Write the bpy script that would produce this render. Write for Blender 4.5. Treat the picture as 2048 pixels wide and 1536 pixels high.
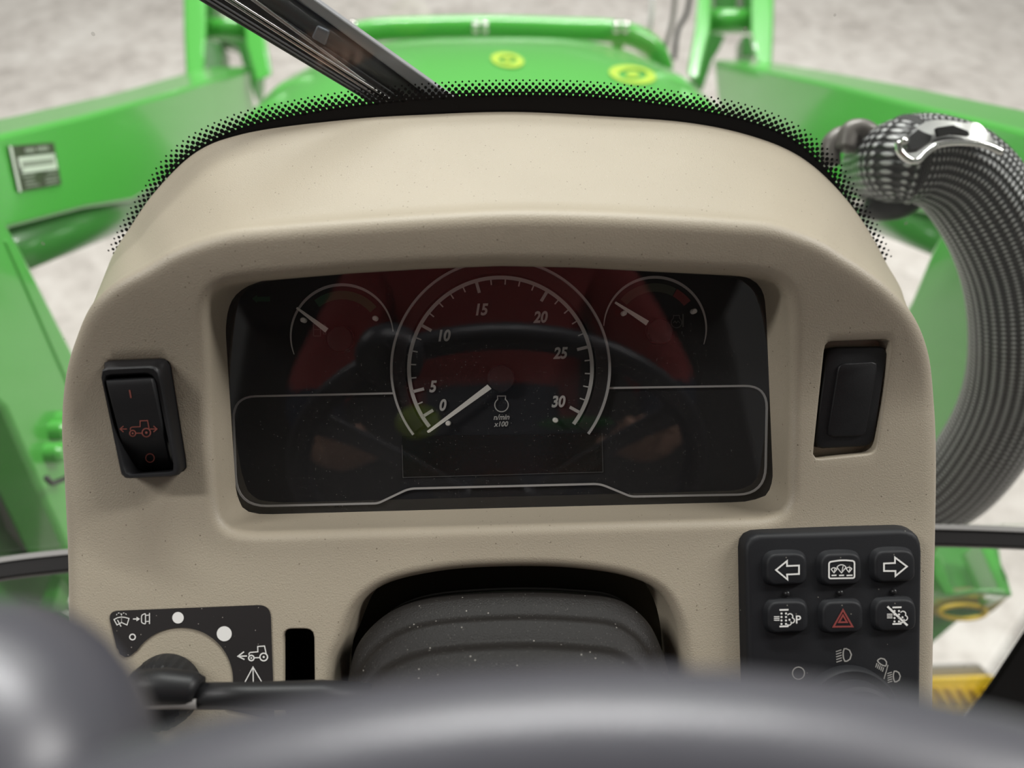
import bpy, bmesh, math, random
from mathutils import Vector, Matrix
from mathutils.geometry import delaunay_2d_cdt
import numpy as np
random.seed(4)

for o in list(bpy.data.objects):
    bpy.data.objects.remove(o)
scene = bpy.context.scene
COL = scene.collection

# ------------------------------------------------------------------ camera
W, H, FPX = 2048.0, 1536.0, 1500.0
PITCH, YAW, ROLL = math.radians(47.0), 0.0315, math.radians(1.45)
CAM = Vector((-0.0064, 0.0, 2.1))
_f0 = Vector((0, math.cos(PITCH), -math.sin(PITCH)))
_u0 = Vector((0, math.sin(PITCH), math.cos(PITCH)))
_r0 = Vector((1, 0, 0))
FW = (_f0 * math.cos(YAW) + _r0 * math.sin(YAW)).normalized()
_r1 = (_r0 * math.cos(YAW) - _f0 * math.sin(YAW)).normalized()
RT = (_r1 * math.cos(ROLL) - _u0 * math.sin(ROLL)).normalized()
UP = (_u0 * math.cos(ROLL) + _r1 * math.sin(ROLL)).normalized()
cd = bpy.data.cameras.new('camera')
cd.sensor_width = 36.0
cd.lens = FPX / W * 36.0
cd.clip_start = 0.01
cd.clip_end = 200
cd.dof.use_dof = True
cd.dof.focus_distance = 0.392
cd.dof.aperture_fstop = 4.7
cam = bpy.data.objects.new('camera', cd)
COL.objects.link(cam)
m3 = Matrix((RT, UP, -FW)).transposed()
cam.matrix_world = Matrix.Translation(CAM) @ m3.to_4x4()
scene.camera = cam

# ------------------------------------------------------------------ world, lights, exposure
wd = bpy.data.worlds.new('world')
scene.world = wd
wd.use_nodes = True
bg = wd.node_tree.nodes['Background']
bg.inputs[0].default_value = (1.0, 0.97, 0.93, 1)
bg.inputs[1].default_value = 0.22

def area(name, loc, target, sx, sy, power, color=(1, 0.98, 0.955)):
    l = bpy.data.lights.new(name, 'AREA')
    l.shape = 'RECTANGLE'
    l.size, l.size_y, l.energy, l.color = sx, sy, power, color
    o = bpy.data.objects.new(name, l)
    COL.objects.link(o)
    o.location = loc
    d = Vector(target) - Vector(loc)
    o.rotation_euler = d.to_track_quat('-Z', 'Y').to_euler()
    return o

area('hall_light_front', (0.4, 3.42, 6.2), (0, 0.8, 1.4), 4.0, 0.16, 410, (1, 0.992, 0.985))
area('hall_light_far', (0.0, 7.5, 6.2), (0, 4.0, 0.0), 8.0, 0.5, 260)
area('hall_light_right', (4.4, 1.2, 5.3), (0, 0.4, 1.4), 0.5, 2.5, 200)
area('hall_light_left', (-4.2, 0.3, 6.2), (0, 0.4, 1.4), 0.5, 2.5, 170)

vs = scene.view_settings
vs.view_transform = 'Standard'
vs.look = 'None'
vs.exposure = 0.0
vs.gamma = 1.0
vs.use_curve_mapping = False

# ------------------------------------------------------------------ coordinates
def ray(px, py):
    return FW + RT * ((px - W / 2) / FPX) + UP * ((H / 2 - py) / FPX)

def U(px, py, X=None, Y=None, Z=None, T=None):
    """world point seen at a photograph pixel, on a plane of the place"""
    r = ray(px, py)
    if X is not None: t = (X - CAM.x) / r.x
    elif Y is not None: t = (Y - CAM.y) / r.y
    elif Z is not None: t = (Z - CAM.z) / r.z
    else: t = T
    return CAM + r * t

# dashboard frame: u right, v up along the panel, w out of the panel
EU, EV, EW = Vector((1, 0, 0)), _u0.copy(), -_f0
DO = Vector((0, 0, CAM.z)) + _f0 * 0.37

def dw(u, v, w):
    return DO + EU * u + EV * v + EW * w

def DP(px, py, w=0.0):
    r = ray(px, py)
    t = (w - (CAM - DO).dot(EW)) / r.dot(EW)
    p = CAM + r * t - DO
    return p.dot(EU), p.dot(EV)

def sst(a, b, x):
    t = min(1, max(0, (x - a) / (b - a)))
    return t * t * (3 - 2 * t)

def wg(u, v):
    x = -0.062 - v
    low = 0.0 if x <= 0 else (x * x / 0.04 if x < 0.02 else x - 0.01)
    return 0.032 * sst(-0.02, 0.092, v) + 0.11 * low

def on_surf(wf):
    """projector pixel -> (u,v,w) on the sheet w = wf(u,v)"""
    def pr(px, py, dh=0.0):
        w = 0.0
        for _ in range(6):
            u, v = DP(px, py, w)
            w = wf(u, v) + dh
        u, v = DP(px, py, w)
        return (u, v, w)
    return pr

DS = on_surf(wg)
def wl(u, v):                       # cluster lens sheet
    return -0.0145 + 0.165 * v
DLENS = on_surf(wl)
DPL = on_surf(lambda u, v: -0.034)   # printed dial sheet
def lift(pr, h):
    return lambda x, y: pr(x, y, h)

# windscreen: a flat pane just beyond the dashboard
GN = Vector((0, 1, -0.30)).normalized()     # Y - 0.30*z = const
GP = Vector((0, 0.405, CAM.z - 0.2))
def G(px, py, off=0.0):
    r = ray(px, py)
    t = ((GP - CAM).dot(GN) + off) / r.dot(GN)
    return CAM + r * t

# ------------------------------------------------------------------ curve helpers
def catmull(pts, n, closed=False):
    """centripetal Catmull-Rom through the points"""
    P = [Vector(p) for p in pts]
    N = len(P)
    out = []
    for i in range(N if closed else N - 1):
        p1, p2 = P[i], P[(i + 1) % N]
        p0 = P[(i - 1) % N] if (closed or i > 0) else p1 * 2 - p2
        p3 = P[(i + 2) % N] if (closed or i + 2 < N) else p2 * 2 - p1
        t1 = max(1e-6, (p1 - p0).length) ** .5
        t2 = t1 + max(1e-6, (p2 - p1).length) ** .5
        t3 = t2 + max(1e-6, (p3 - p2).length) ** .5
        for k in range(n):
            t = t1 + (t2 - t1) * k / n
            a1 = p0 * ((t1 - t) / t1) + p1 * (t / t1)
            a2 = p1 * ((t2 - t) / (t2 - t1)) + p2 * ((t - t1) / (t2 - t1))
            a3 = p2 * ((t3 - t) / (t3 - t2)) + p3 * ((t - t2) / (t3 - t2))
            b1 = a1 * ((t2 - t) / t2) + a2 * (t / t2)
            b2 = a2 * ((t3 - t) / (t3 - t1)) + a3 * ((t - t1) / (t3 - t1))
            out.append(b1 * ((t2 - t) / (t2 - t1)) + b2 * ((t - t1) / (t2 - t1)))
    if not closed:
        out.append(P[-1])
    return out

def resample(pts, n):
    d = [0]
    for a, b in zip(pts, pts[1:]):
        d.append(d[-1] + (b - a).length)
    out, j = [], 0
    for i in range(n):
        s = d[-1] * i / (n - 1)
        while j < len(d) - 2 and d[j + 1] < s: j += 1
        k = (s - d[j]) / max(1e-12, d[j + 1] - d[j])
        out.append(pts[j].lerp(pts[j + 1], k))
    return out

def rpoly(pts, r, n=5):
    """polygon with filleted corners (closed)"""
    P = [Vector(p[:2]) for p in pts]
    rs = [(p[2] if len(p) > 2 else r) for p in pts]
    out = []
    N = len(P)
    for i in range(N):
        a, b, c = P[i - 1], P[i], P[(i + 1) % N]
        d1, d2 = (a - b), (c - b)
        q = min(rs[i], d1.length * .48, d2.length * .48)
        s, e = b + d1.normalized() * q, b + d2.normalized() * q
        for k in range(n + 1):
            t = k / n
            out.append(s * (1 - t) ** 2 + b * 2 * t * (1 - t) + e * t * t)
    return out

def ray_resample(poly, cx, cy, n):
    """intersections of n equally turned rays from a centre with a closed polygon"""
    out = []
    N = len(poly)
    for k in range(n):
        a = 2 * math.pi * k / n
        dx, dy = math.cos(a), math.sin(a)
        best = None
        for i in range(N):
            x1, y1 = poly[i][0] - cx, poly[i][1] - cy
            x2, y2 = poly[(i + 1) % N][0] - cx, poly[(i + 1) % N][1] - cy
            ex, ey = x2 - x1, y2 - y1
            den = dx * ey - dy * ex
            if abs(den) < 1e-12: continue
            t = (x1 * ey - y1 * ex) / den
            s = (x1 * dy - y1 * dx) / den
            if t > 0 and -1e-9 <= s <= 1 + 1e-9:
                best = t if best is None else max(best, t)
        out.append(Vector((cx + dx * best, cy + dy * best)))
    return out

def arc(cx, cy, r, a0, a1, n=40):
    """pixel arc, angles in degrees counter-clockwise on screen"""
    return [(cx + r * math.cos(math.radians(a0 + (a1 - a0) * i / n)),
             cy - r * math.sin(math.radians(a0 + (a1 - a0) * i / n))) for i in range(n + 1)]

# ------------------------------------------------------------------ mesh builder
class MB:
    def __init__(s):
        s.v, s.f, s.uv = [], [], None
    def add(s, vs, fs):
        b = len(s.v)
        s.v += [Vector(p) for p in vs]
        s.f += [tuple(b + i for i in f) for f in fs]
        return s
    def loft(s, rings, closed=True, cap0=False, cap1=False):
        b = len(s.v)
        n = len(rings[0])
        for r in rings: s.v += [Vector(p) for p in r]
        for j in range(len(rings) - 1):
            for i in range(n if closed else n - 1):
                k = (i + 1) % n
                s.f.append((b + j * n + i, b + j * n + k, b + (j + 1) * n + k, b + (j + 1) * n + i))
        if cap0: s.f.append(tuple(b + i for i in reversed(range(n))))
        if cap1: s.f.append(tuple(b + (len(rings) - 1) * n + i for i in range(n)))
        return s
    def tube(s, path, rad, n=16, caps=True, squash=None):
        path = [Vector(p) for p in path]
        if not isinstance(rad, (list, tuple)): rad = [rad] * len(path)
        rings = []
        nrm = None
        for i, p in enumerate(path):
            t = (path[min(i + 1, len(path) - 1)] - path[max(i - 1, 0)]).normalized()
            if nrm is None:
                nrm = t.orthogonal().normalized()
            nrm = (nrm - t * nrm.dot(t)).normalized()
            bn = t.cross(nrm)
            rings.append([p + (nrm * math.cos(2 * math.pi * k / n) + bn * math.sin(2 * math.pi * k / n)) * rad[i]
                          for k in range(n)])
        return s.loft(rings, True, caps, caps)
    def box(s, c, hx, hy, hz, ax=(1, 0, 0), ay=(0, 1, 0), az=(0, 0, 1)):
        c, ax, ay, az = Vector(c), Vector(ax), Vector(ay), Vector(az)
        vs = [c + ax * hx * i + ay * hy * j + az * hz * k for i in (-1, 1) for j in (-1, 1) for k in (-1, 1)]
        return s.add(vs, [(0, 1, 3, 2), (4, 6, 7, 5), (0, 4, 5, 1), (2, 3, 7, 6), (0, 2, 6, 4), (1, 5, 7, 3)])
    def prism(s, poly, d):
        d = Vector(d)
        poly = [Vector(p) for p in poly]
        return s.loft([poly, [p + d for p in poly]], True, True, True)
    def disc(s, c, r, ax, ay, n=12):
        c, ax, ay = Vector(c), Vector(ax), Vector(ay)
        return s.add([c + ax * r * math.cos(2 * math.pi * k / n) + ay * r * math.sin(2 * math.pi * k / n) for k in range(n)],
                     [tuple(range(n))])
    # --- pieces drawn on a sheet through a projector pixel -> (u,v,w)
    def flat(s, pr, pts, h=0.0):
        if h == 0: return s.add([dw(*pr(*p[:2])) for p in pts], [tuple(range(len(pts)))])
        lo = [pr(*p[:2]) for p in pts]
        return s.loft([[dw(*q) for q in lo], [dw(q[0], q[1], q[2] + h) for q in lo]], True, False, True)
    def ribbon(s, pr, pts, width, h=0.0, closed=False):
        P = [Vector(p[:2]) for p in pts]
        N = len(P)
        wid = width if isinstance(width, (list, tuple)) else [width] * N
        L, R = [], []
        for i, p in enumerate(P):
            a = P[i - 1] if (closed or i) else p
            b = P[(i + 1) % N] if (closed or i < N - 1) else p
            d1, d2 = (p - a), (b - p)
            d1 = d1.normalized() if d1.length > 1e-9 else d2.normalized()
            d2 = d2.normalized() if d2.length > 1e-9 else d1
            n1, n2 = Vector((-d1.y, d1.x)), Vector((-d2.y, d2.x))
            m = (n1 + n2)
            m = m.normalized() if m.length > 1e-6 else n1
            k = wid[i] / 2 / max(.45, m.dot(n1))
            L.append(pr(*(p + m * k)))
            R.append(pr(*(p - m * k)))
        if h == 0:
            s.loft([[dw(*q) for q in L], [dw(*q) for q in R]], closed)
        else:
            up = lambda q: dw(q[0], q[1], q[2] + h)
            s.loft([[dw(*q) for q in L], [up(q) for q in L], [up(q) for q in R], [dw(*q) for q in R]], closed)
        return s
    def build(s, name, mat, parent=None, origin=None, smooth=False, bevel=0, bevel_seg=2, auto=None, weld=0):
        if origin is None:
            n = len(s.v)
            lo = Vector((min(p.x for p in s.v), min(p.y for p in s.v), min(p.z for p in s.v)))
            hi = Vector((max(p.x for p in s.v), max(p.y for p in s.v), max(p.z for p in s.v)))
            origin = (lo + hi) / 2
        origin = Vector(origin)
        me = bpy.data.meshes.new(name)
        me.from_pydata([p - origin for p in s.v], [], s.f)
        bm = bmesh.new()
        bm.from_mesh(me)
        if weld: bmesh.ops.remove_doubles(bm, verts=bm.verts, dist=weld)
        bmesh.ops.recalc_face_normals(bm, faces=bm.faces)
        bm.to_mesh(me)
        bm.free()
        for p in me.polygons: p.use_smooth = smooth or auto is not None
        me.materials.append(mat)
        o = bpy.data.objects.new(name, me)
        COL.objects.link(o)
        if parent is not None:
            o.parent = parent
            o.location = origin - wloc(parent)
        else:
            o.location = origin
        if bevel:
            b = o.modifiers.new('bevel', 'BEVEL')
            b.width, b.segments, b.limit_method, b.angle_limit = bevel, bevel_seg, 'ANGLE', math.radians(35)
            b.harden_normals = False
            for p in me.polygons: p.use_smooth = True
        if auto is not None or bevel:
            me.set_sharp_from_angle(angle=math.radians(auto if auto else 50))
        return o

def wloc(o):
    l = Vector(o.location)
    while o.parent is not None:
        o = o.parent
        l += Vector(o.location)
    return l

def tag(o, label=None, cat=None, group=None, kind=None):
    if label: o['label'] = label
    if cat: o['category'] = cat
    if group: o['group'] = group
    if kind: o['kind'] = kind
    return o

def thing(name, loc, label, cat, group=None):
    o = bpy.data.objects.new(name, None)
    o.empty_display_size = 0.02
    COL.objects.link(o)
    o.location = loc
    return tag(o, label, cat, group)

def text_mesh(txt, shear=0.0, bold=0.0, size=1.0):
    c = bpy.data.curves.new('txt', 'FONT')
    c.body, c.size, c.shear, c.offset = txt, size, shear, bold
    c.align_x, c.align_y = 'CENTER', 'CENTER'
    c.resolution_u = 4
    o = bpy.data.objects.new('txt', c)
    COL.objects.link(o)
    dg = bpy.context.evaluated_depsgraph_get()
    me = o.evaluated_get(dg).to_mesh()
    vs = [(v.co.x, v.co.y) for v in me.vertices]
    fs = [tuple(p.vertices) for p in me.polygons]
    o.evaluated_get(dg).to_mesh_clear()
    bpy.data.objects.remove(o)
    bpy.data.curves.remove(c)
    return vs, fs

def put_text(mb, pr, txt, px, py, hpx, shear=0.0, bold=0.0, rot=0.0, wscale=1.0):
    vs, fs = text_mesh(txt, shear, bold)
    ys = [v[1] for v in vs]
    k = hpx / (max(ys) - min(ys))
    cx = (max(v[0] for v in vs) + min(v[0] for v in vs)) / 2
    cy = (max(ys) + min(ys)) / 2
    c, s_ = math.cos(math.radians(rot)), math.sin(math.radians(rot))
    out = []
    for x, y in vs:
        x, y = (x - cx) * k * wscale, (y - cy) * k
        out.append(dw(*pr(px + x * c - y * s_, py - x * s_ - y * c)))
    mb.add(out, fs)

# ------------------------------------------------------------------ materials
def mat(name, col, rough=0.5, metal=0.0, spec=0.5, coat=0.0):
    m = bpy.data.materials.new(name)
    m.use_nodes = True
    b = m.node_tree.nodes['Principled BSDF']
    b.inputs['Base Color'].default_value = (*col, 1)
    b.inputs['Roughness'].default_value = rough
    b.inputs['Metallic'].default_value = metal
    b.inputs['Specular IOR Level'].default_value = spec
    b.inputs['Coat Weight'].default_value = coat
    b.inputs['Coat Roughness'].default_value = 0.08
    return m

def nd(m, t, **kw):
    n = m.node_tree.nodes.new(t)
    for k, v in kw.items(): setattr(n, k, v)
    return n

def lk(m, a, b): m.node_tree.links.new(a, b)

def ramp(m, fac, stops):
    r = nd(m, 'ShaderNodeValToRGB')
    e = r.color_ramp.elements
    while len(e) < len(stops): e.new(0.5)
    for i, (p, c) in enumerate(stops):
        e[i].position = p
        e[i].color = (*c, 1) if len(c) == 3 else c
    lk(m, fac, r.inputs[0])
    return r.outputs[0]

def noise(m, scale, detail=2.0, rough=0.5, coord='Object'):
    tc = nd(m, 'ShaderNodeTexCoord')
    n = nd(m, 'ShaderNodeTexNoise')
    n.inputs['Scale'].default_value = scale
    n.inputs['Detail'].default_value = detail
    n.inputs['Roughness'].default_value = rough
    lk(m, tc.outputs[coord], n.inputs['Vector'])
    return n

def bump(m, height, strength, dist):
    b = nd(m, 'ShaderNodeBump')
    b.inputs['Strength'].default_value = strength
    b.inputs['Distance'].default_value = dist
    lk(m, height, b.inputs['Height'])
    lk(m, b.outputs[0], m.node_tree.nodes['Principled BSDF'].inputs['Normal'])
    return b

def specks(m, base, speck, scale, thr, soft=0.02, var=None):
    """thin scatter of dust grains over a base colour"""
    tc = nd(m, 'ShaderNodeTexCoord')
    vo = nd(m, 'ShaderNodeTexVoronoi')
    vo.inputs['Scale'].default_value = scale
    lk(m, tc.outputs['Object'], vo.inputs['Vector'])
    sep = nd(m, 'ShaderNodeSeparateColor')
    lk(m, vo.outputs['Color'], sep.inputs[0])
    # only some cells carry a grain
    c1 = nd(m, 'ShaderNodeMath', operation='GREATER_THAN'); c1.inputs[1].default_value = thr
    lk(m, sep.outputs[0], c1.inputs[0])
    c2 = nd(m, 'ShaderNodeMath', operation='LESS_THAN'); c2.inputs[1].default_value = 0.16
    lk(m, vo.outputs['Distance'], c2.inputs[0])
    mu = nd(m, 'ShaderNodeMath', operation='MULTIPLY')
    lk(m, c1.outputs[0], mu.inputs[0]); lk(m, c2.outputs[0], mu.inputs[1])
    mx = nd(m, 'ShaderNodeMix', data_type='RGBA')
    lk(m, mu.outputs[0], mx.inputs[0])
    if isinstance(base, tuple): mx.inputs[6].default_value = (*base, 1)
    else: lk(m, base, mx.inputs[6])
    mx.inputs[7].default_value = (*speck, 1)
    return mx.outputs[2]

def BS(m): return m.node_tree.nodes['Principled BSDF']

M = {}
# beige moulded plastic with a fine leather grain and dust
m = M['beige'] = mat('beige_plastic', (0.39, 0.342, 0.262), 0.45, spec=0.5)
n = noise(m, 1500, 3)
bump(m, n.outputs[0], 0.32, 0.0006)
n2 = noise(m, 14, 3)
c = ramp(m, n2.outputs[0], [(0.3, (0.38, 0.333, 0.255)), (0.7, (0.405, 0.355, 0.272))])
c = specks(m, c, (0.17, 0.14, 0.10), 480, 0.93)
c = specks(m, c, (0.21, 0.18, 0.135), 900, 0.90)
c = specks(m, c, (0.56, 0.51, 0.43), 1000, 0.95)
lk(m, c, BS(m).inputs['Base Color'])

m = M['black'] = mat('satin_black_plastic', (0.010, 0.010, 0.011), 0.45, spec=0.35)
n = noise(m, 1500, 2); bump(m, n.outputs[0], 0.12, 0.0004)
m = M['keypad'] = mat('keypad_black_rubber', (0.010, 0.0105, 0.0125), 0.55, spec=0.3)
lk(m, specks(m, (0.010, 0.0105, 0.0125), (0.16, 0.15, 0.13), 500, 0.975), BS(m).inputs['Base Color'])
n = noise(m, 1800, 2); bump(m, n.outputs[0], 0.1, 0.0003)
M['black_matte'] = mat('matte_black', (0.006, 0.006, 0.006), 0.8, spec=0.2)
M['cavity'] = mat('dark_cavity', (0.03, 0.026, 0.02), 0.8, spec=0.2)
m = M['boot'] = mat('column_boot_rubber', (0.011, 0.0095, 0.0085), 0.5, spec=0.22)
lk(m, specks(m, specks(m, (0.011, 0.0095, 0.0085), (0.10, 0.093, 0.085), 1000, 0.70), (0.24, 0.225, 0.20), 480, 0.93), BS(m).inputs['Base Color'])
n = noise(m, 1400, 3); bump(m, n.outputs[0], 0.35, 0.0007)
m = M['wheel'] = mat('steering_wheel_rubber', (0.055, 0.055, 0.064), 0.36, spec=0.6)
n = noise(m, 900, 2); bump(m, n.outputs[0], 0.15, 0.0004)
M['dial_plate'] = mat('dial_plate_black', (0.013, 0.013, 0.014), 0.6, spec=0.25)
M['dial_ring'] = mat('dial_ring_black', (0.016, 0.016, 0.017), 0.35)
M['dial_grey'] = mat('dial_print_grey', (0.55, 0.54, 0.51), 0.6)
M['dial_line'] = mat('dial_line_silver', (0.55, 0.54, 0.52), 0.4, metal=0.1)
M['dial_dim'] = mat('dial_print_dim', (0.10, 0.098, 0.094), 0.6)
M['dial_green'] = mat('dial_band_green', (0.025, 0.09, 0.04), 0.6)
M['dial_olive'] = mat('dial_band_olive', (0.06, 0.07, 0.045), 0.6)
M['dial_red'] = mat('dial_band_red', (0.20, 0.025, 0.025), 0.6)
M['needle'] = mat('needle_ivory', (0.90, 0.88, 0.81), 0.4)
M['pin'] = mat('stop_pin_white', (0.85, 0.82, 0.76), 0.4)
M['lcd'] = mat('lcd_dark_green', (0.0025, 0.006, 0.004), 0.25)
M['white'] = mat('print_white', (0.80, 0.79, 0.76), 0.55)
M['grey_print'] = mat('print_grey', (0.34, 0.33, 0.31), 0.55)
M['red_print'] = mat('print_red', (0.24, 0.045, 0.04), 0.55)
M['rust_print'] = mat('print_rust', (0.30, 0.085, 0.065), 0.55)
m = M['decal'] = mat('decal_black', (0.018, 0.016, 0.016), 0.45)
lk(m, specks(m, (0.018, 0.016, 0.016), (0.30, 0.27, 0.24), 700, 0.93), BS(m).inputs['Base Color'])
M['frit'] = mat('frit_black', (0.003, 0.003, 0.0035), 0.35, spec=0.3)
M['strip'] = mat('grey_bar_highlight', (0.34, 0.33, 0.32), 0.4)
M['bar'] = mat('bar_black', (0.007, 0.006, 0.006), 0.5, spec=0.25)
M['liner'] = mat('cab_liner_grey', (0.06, 0.058, 0.055), 0.8)
M['steel'] = mat('zinc_steel', (0.72, 0.72, 0.70), 0.28, metal=1.0)
M['chrome'] = mat('polished_steel', (0.85, 0.84, 0.82), 0.15, metal=1.0)
M['pipe'] = mat('grey_brown_pipe', (0.14, 0.125, 0.115), 0.35, metal=0.2)
M['wiper'] = mat('wiper_black', (0.02, 0.02, 0.021), 0.35)
M['wiper_arm'] = mat('wiper_arm_grey', (0.16, 0.16, 0.17), 0.45)
M['wiper_top'] = mat('wiper_flange_grey', (0.28, 0.275, 0.29), 0.4)
M['wiper_tube'] = mat('wiper_tube', (0.045, 0.045, 0.043), 0.3)
M['wiper_clip'] = mat('wiper_clip_grey', (0.12, 0.135, 0.16), 0.4)
m = M['green'] = mat('green_paint', (0.075, 0.40, 0.055), 0.28, coat=0.7)
n = noise(m, 60, 2); bump(m, n.outputs[0], 0.03, 0.002)
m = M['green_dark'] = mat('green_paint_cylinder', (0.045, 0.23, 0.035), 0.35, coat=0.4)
M['yellow'] = mat('yellow_paint', (0.85, 0.56, 0.012), 0.4, coat=0.3)
M['yellow_badge_reflection'] = mat('yellow_badge_reflection', (0.36, 0.52, 0.035), 0.45)  # shirt badge, and the logo reflections painted on the hood
M['olive'] = mat('olive_paint', (0.26, 0.22, 0.07), 0.4, coat=0.3)
M['tread'] = mat('grey_tread', (0.25, 0.24, 0.23), 0.6)
m = M['floor'] = mat('mottled_concrete', (0.5, 0.46, 0.41), 0.32)
n = noise(m, 1.6, 6, 0.6)
n2 = noise(m, 9, 5, 0.65)
mixf = nd(m, 'ShaderNodeMath', operation='ADD')
lk(m, n.outputs[0], mixf.inputs[0]); lk(m, n2.outputs[0], mixf.inputs[1])
hf = nd(m, 'ShaderNodeMath', operation='MULTIPLY'); hf.inputs[1].default_value = 0.5
lk(m, mixf.outputs[0], hf.inputs[0])
lk(m, ramp(m, hf.outputs[0], [(0.36, (0.40, 0.36, 0.335)), (0.5, (0.55, 0.505, 0.475)), (0.64, (0.66, 0.62, 0.59))]), BS(m).inputs['Base Color'])
lk(m, ramp(m, n2.outputs[0], [(0.35, (0.22,) * 3), (0.7, (0.5,) * 3)]), BS(m).inputs['Roughness'])

def glass_mat(name, tint, dust, dust_scale, thr, haze=0.0, rough=0.0, f0=0.04):
    """thin pane: Fresnel reflection over straight transmission, plus settled dust"""
    m = bpy.data.materials.new(name)
    m.use_nodes = True
    nt = m.node_tree
    nt.nodes.clear()
    out = nd(m, 'ShaderNodeOutputMaterial')
    tr = nd(m, 'ShaderNodeBsdfTransparent'); tr.inputs[0].default_value = (*tint, 1)
    gl = nd(m, 'ShaderNodeBsdfGlossy'); gl.inputs['Roughness'].default_value = rough
    ge = nd(m, 'ShaderNodeNewGeometry')
    dt = nd(m, 'ShaderNodeVectorMath', operation='DOT_PRODUCT')
    lk(m, ge.outputs['Normal'], dt.inputs[0]); lk(m, ge.outputs['Incoming'], dt.inputs[1])
    ab = nd(m, 'ShaderNodeMath', operation='ABSOLUTE'); lk(m, dt.outputs['Value'], ab.inputs[0])
    om = nd(m, 'ShaderNodeMath', operation='SUBTRACT'); om.inputs[0].default_value = 1.0; lk(m, ab.outputs[0], om.inputs[1])
    pw = nd(m, 'ShaderNodeMath', operation='POWER'); pw.inputs[1].default_value = 5.0; lk(m, om.outputs[0], pw.inputs[0])
    fr = nd(m, 'ShaderNodeMath', operation='MULTIPLY_ADD'); fr.inputs[1].default_value = 0.96; fr.inputs[2].default_value = f0
    lk(m, pw.outputs[0], fr.inputs[0])
    mx = nd(m, 'ShaderNodeMixShader')
    lk(m, fr.outputs[0], mx.inputs[0]); lk(m, tr.outputs[0], mx.inputs[1]); lk(m, gl.outputs[0], mx.inputs[2])
    df = nd(m, 'ShaderNodeBsdfDiffuse'); df.inputs[0].default_value = (0.62, 0.6, 0.56, 1)
    tc = nd(m, 'ShaderNodeTexCoord')
    vo = nd(m, 'ShaderNodeTexVoronoi'); vo.inputs['Scale'].default_value = dust_scale
    lk(m, tc.outputs['Object'], vo.inputs['Vector'])
    sep = nd(m, 'ShaderNodeSeparateColor'); lk(m, vo.outputs['Color'], sep.inputs[0])
    a = nd(m, 'ShaderNodeMath', operation='GREATER_THAN'); a.inputs[1].default_value = thr
    lk(m, sep.outputs[0], a.inputs[0])
    b = nd(m, 'ShaderNodeMath', operation='LESS_THAN'); b.inputs[1].default_value = 0.2
    lk(m, vo.outputs['Distance'], b.inputs[0])
    mu = nd(m, 'ShaderNodeMath', operation='MULTIPLY'); lk(m, a.outputs[0], mu.inputs[0]); lk(m, b.outputs[0], mu.inputs[1])
    ad = nd(m, 'ShaderNodeMath', operation='MULTIPLY_ADD'); ad.inputs[1].default_value = dust; ad.inputs[2].default_value = haze
    lk(m, mu.outputs[0], ad.inputs[0])
    m2 = nd(m, 'ShaderNodeMixShader')
    lk(m, ad.outputs[0], m2.inputs[0]); lk(m, mx.outputs[0], m2.inputs[1]); lk(m, df.outputs[0], m2.inputs[2])
    lk(m, m2.outputs[0], out.inputs[0])
    return m
M['lens'] = glass_mat('cluster_lens', (0.93, 0.93, 0.93), 0.25, 1100, 0.90, 0.006, f0=0.065)
M['glass'] = glass_mat('windscreen_glass', (0.97, 0.985, 0.97), 0.3, 150, 0.994, 0.006)

# braided sleeve: crossed strands from the tube's own UV
def braid_mat(na, nb):
    m = mat('braided_sleeve', (0.035, 0.035, 0.037), 0.3)
    uv = nd(m, 'ShaderNodeUVMap')
    sp = nd(m, 'ShaderNodeSeparateXYZ'); lk(m, uv.outputs[0], sp.inputs[0])
    def lin(a, b):
        x = nd(m, 'ShaderNodeMath', operation='MULTIPLY'); x.inputs[1].default_value = a; lk(m, sp.outputs[0], x.inputs[0])
        y = nd(m, 'ShaderNodeMath', operation='MULTIPLY_ADD'); y.inputs[1].default_value = b
        lk(m, sp.outputs[1], y.inputs[0]); lk(m, x.outputs[0], y.inputs[2])
        s = nd(m, 'ShaderNodeMath', operation='SINE'); lk(m, y.outputs[0], s.inputs[0])
        return s.outputs[0]
    s1 = lin(2 * math.pi * na, 2 * math.pi * nb)
    s2 = lin(-2 * math.pi * na, 2 * math.pi * nb)
    mu = nd(m, 'ShaderNodeMath', operation='MULTIPLY'); lk(m, s1, mu.inputs[0]); lk(m, s2, mu.inputs[1])
    lk(m, ramp(m, mu.outputs[0], [(0.0, (0.010, 0.010, 0.011)), (0.35, (0.022, 0.022, 0.023)), (0.72, (0.62, 0.62, 0.62))]), BS(m).inputs['Base Color'])  # pale stop paints the sparkle of the shiny strands into the colour
    bump(m, mu.outputs[0], 0.7, 0.0012)
    return m
M['braid'] = braid_mat(17, 120)
M['braid_end'] = braid_mat(15, 165)

# ==================================================================== SETTING
mb = MB()
mb.add([(-14, -8, 0), (14, -8, 0), (14, 22, 0), (-14, 22, 0)], [(0, 1, 2, 3)])
tag(mb.build('floor', M['floor'], origin=(0, 0, 0)), kind='structure')

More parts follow.
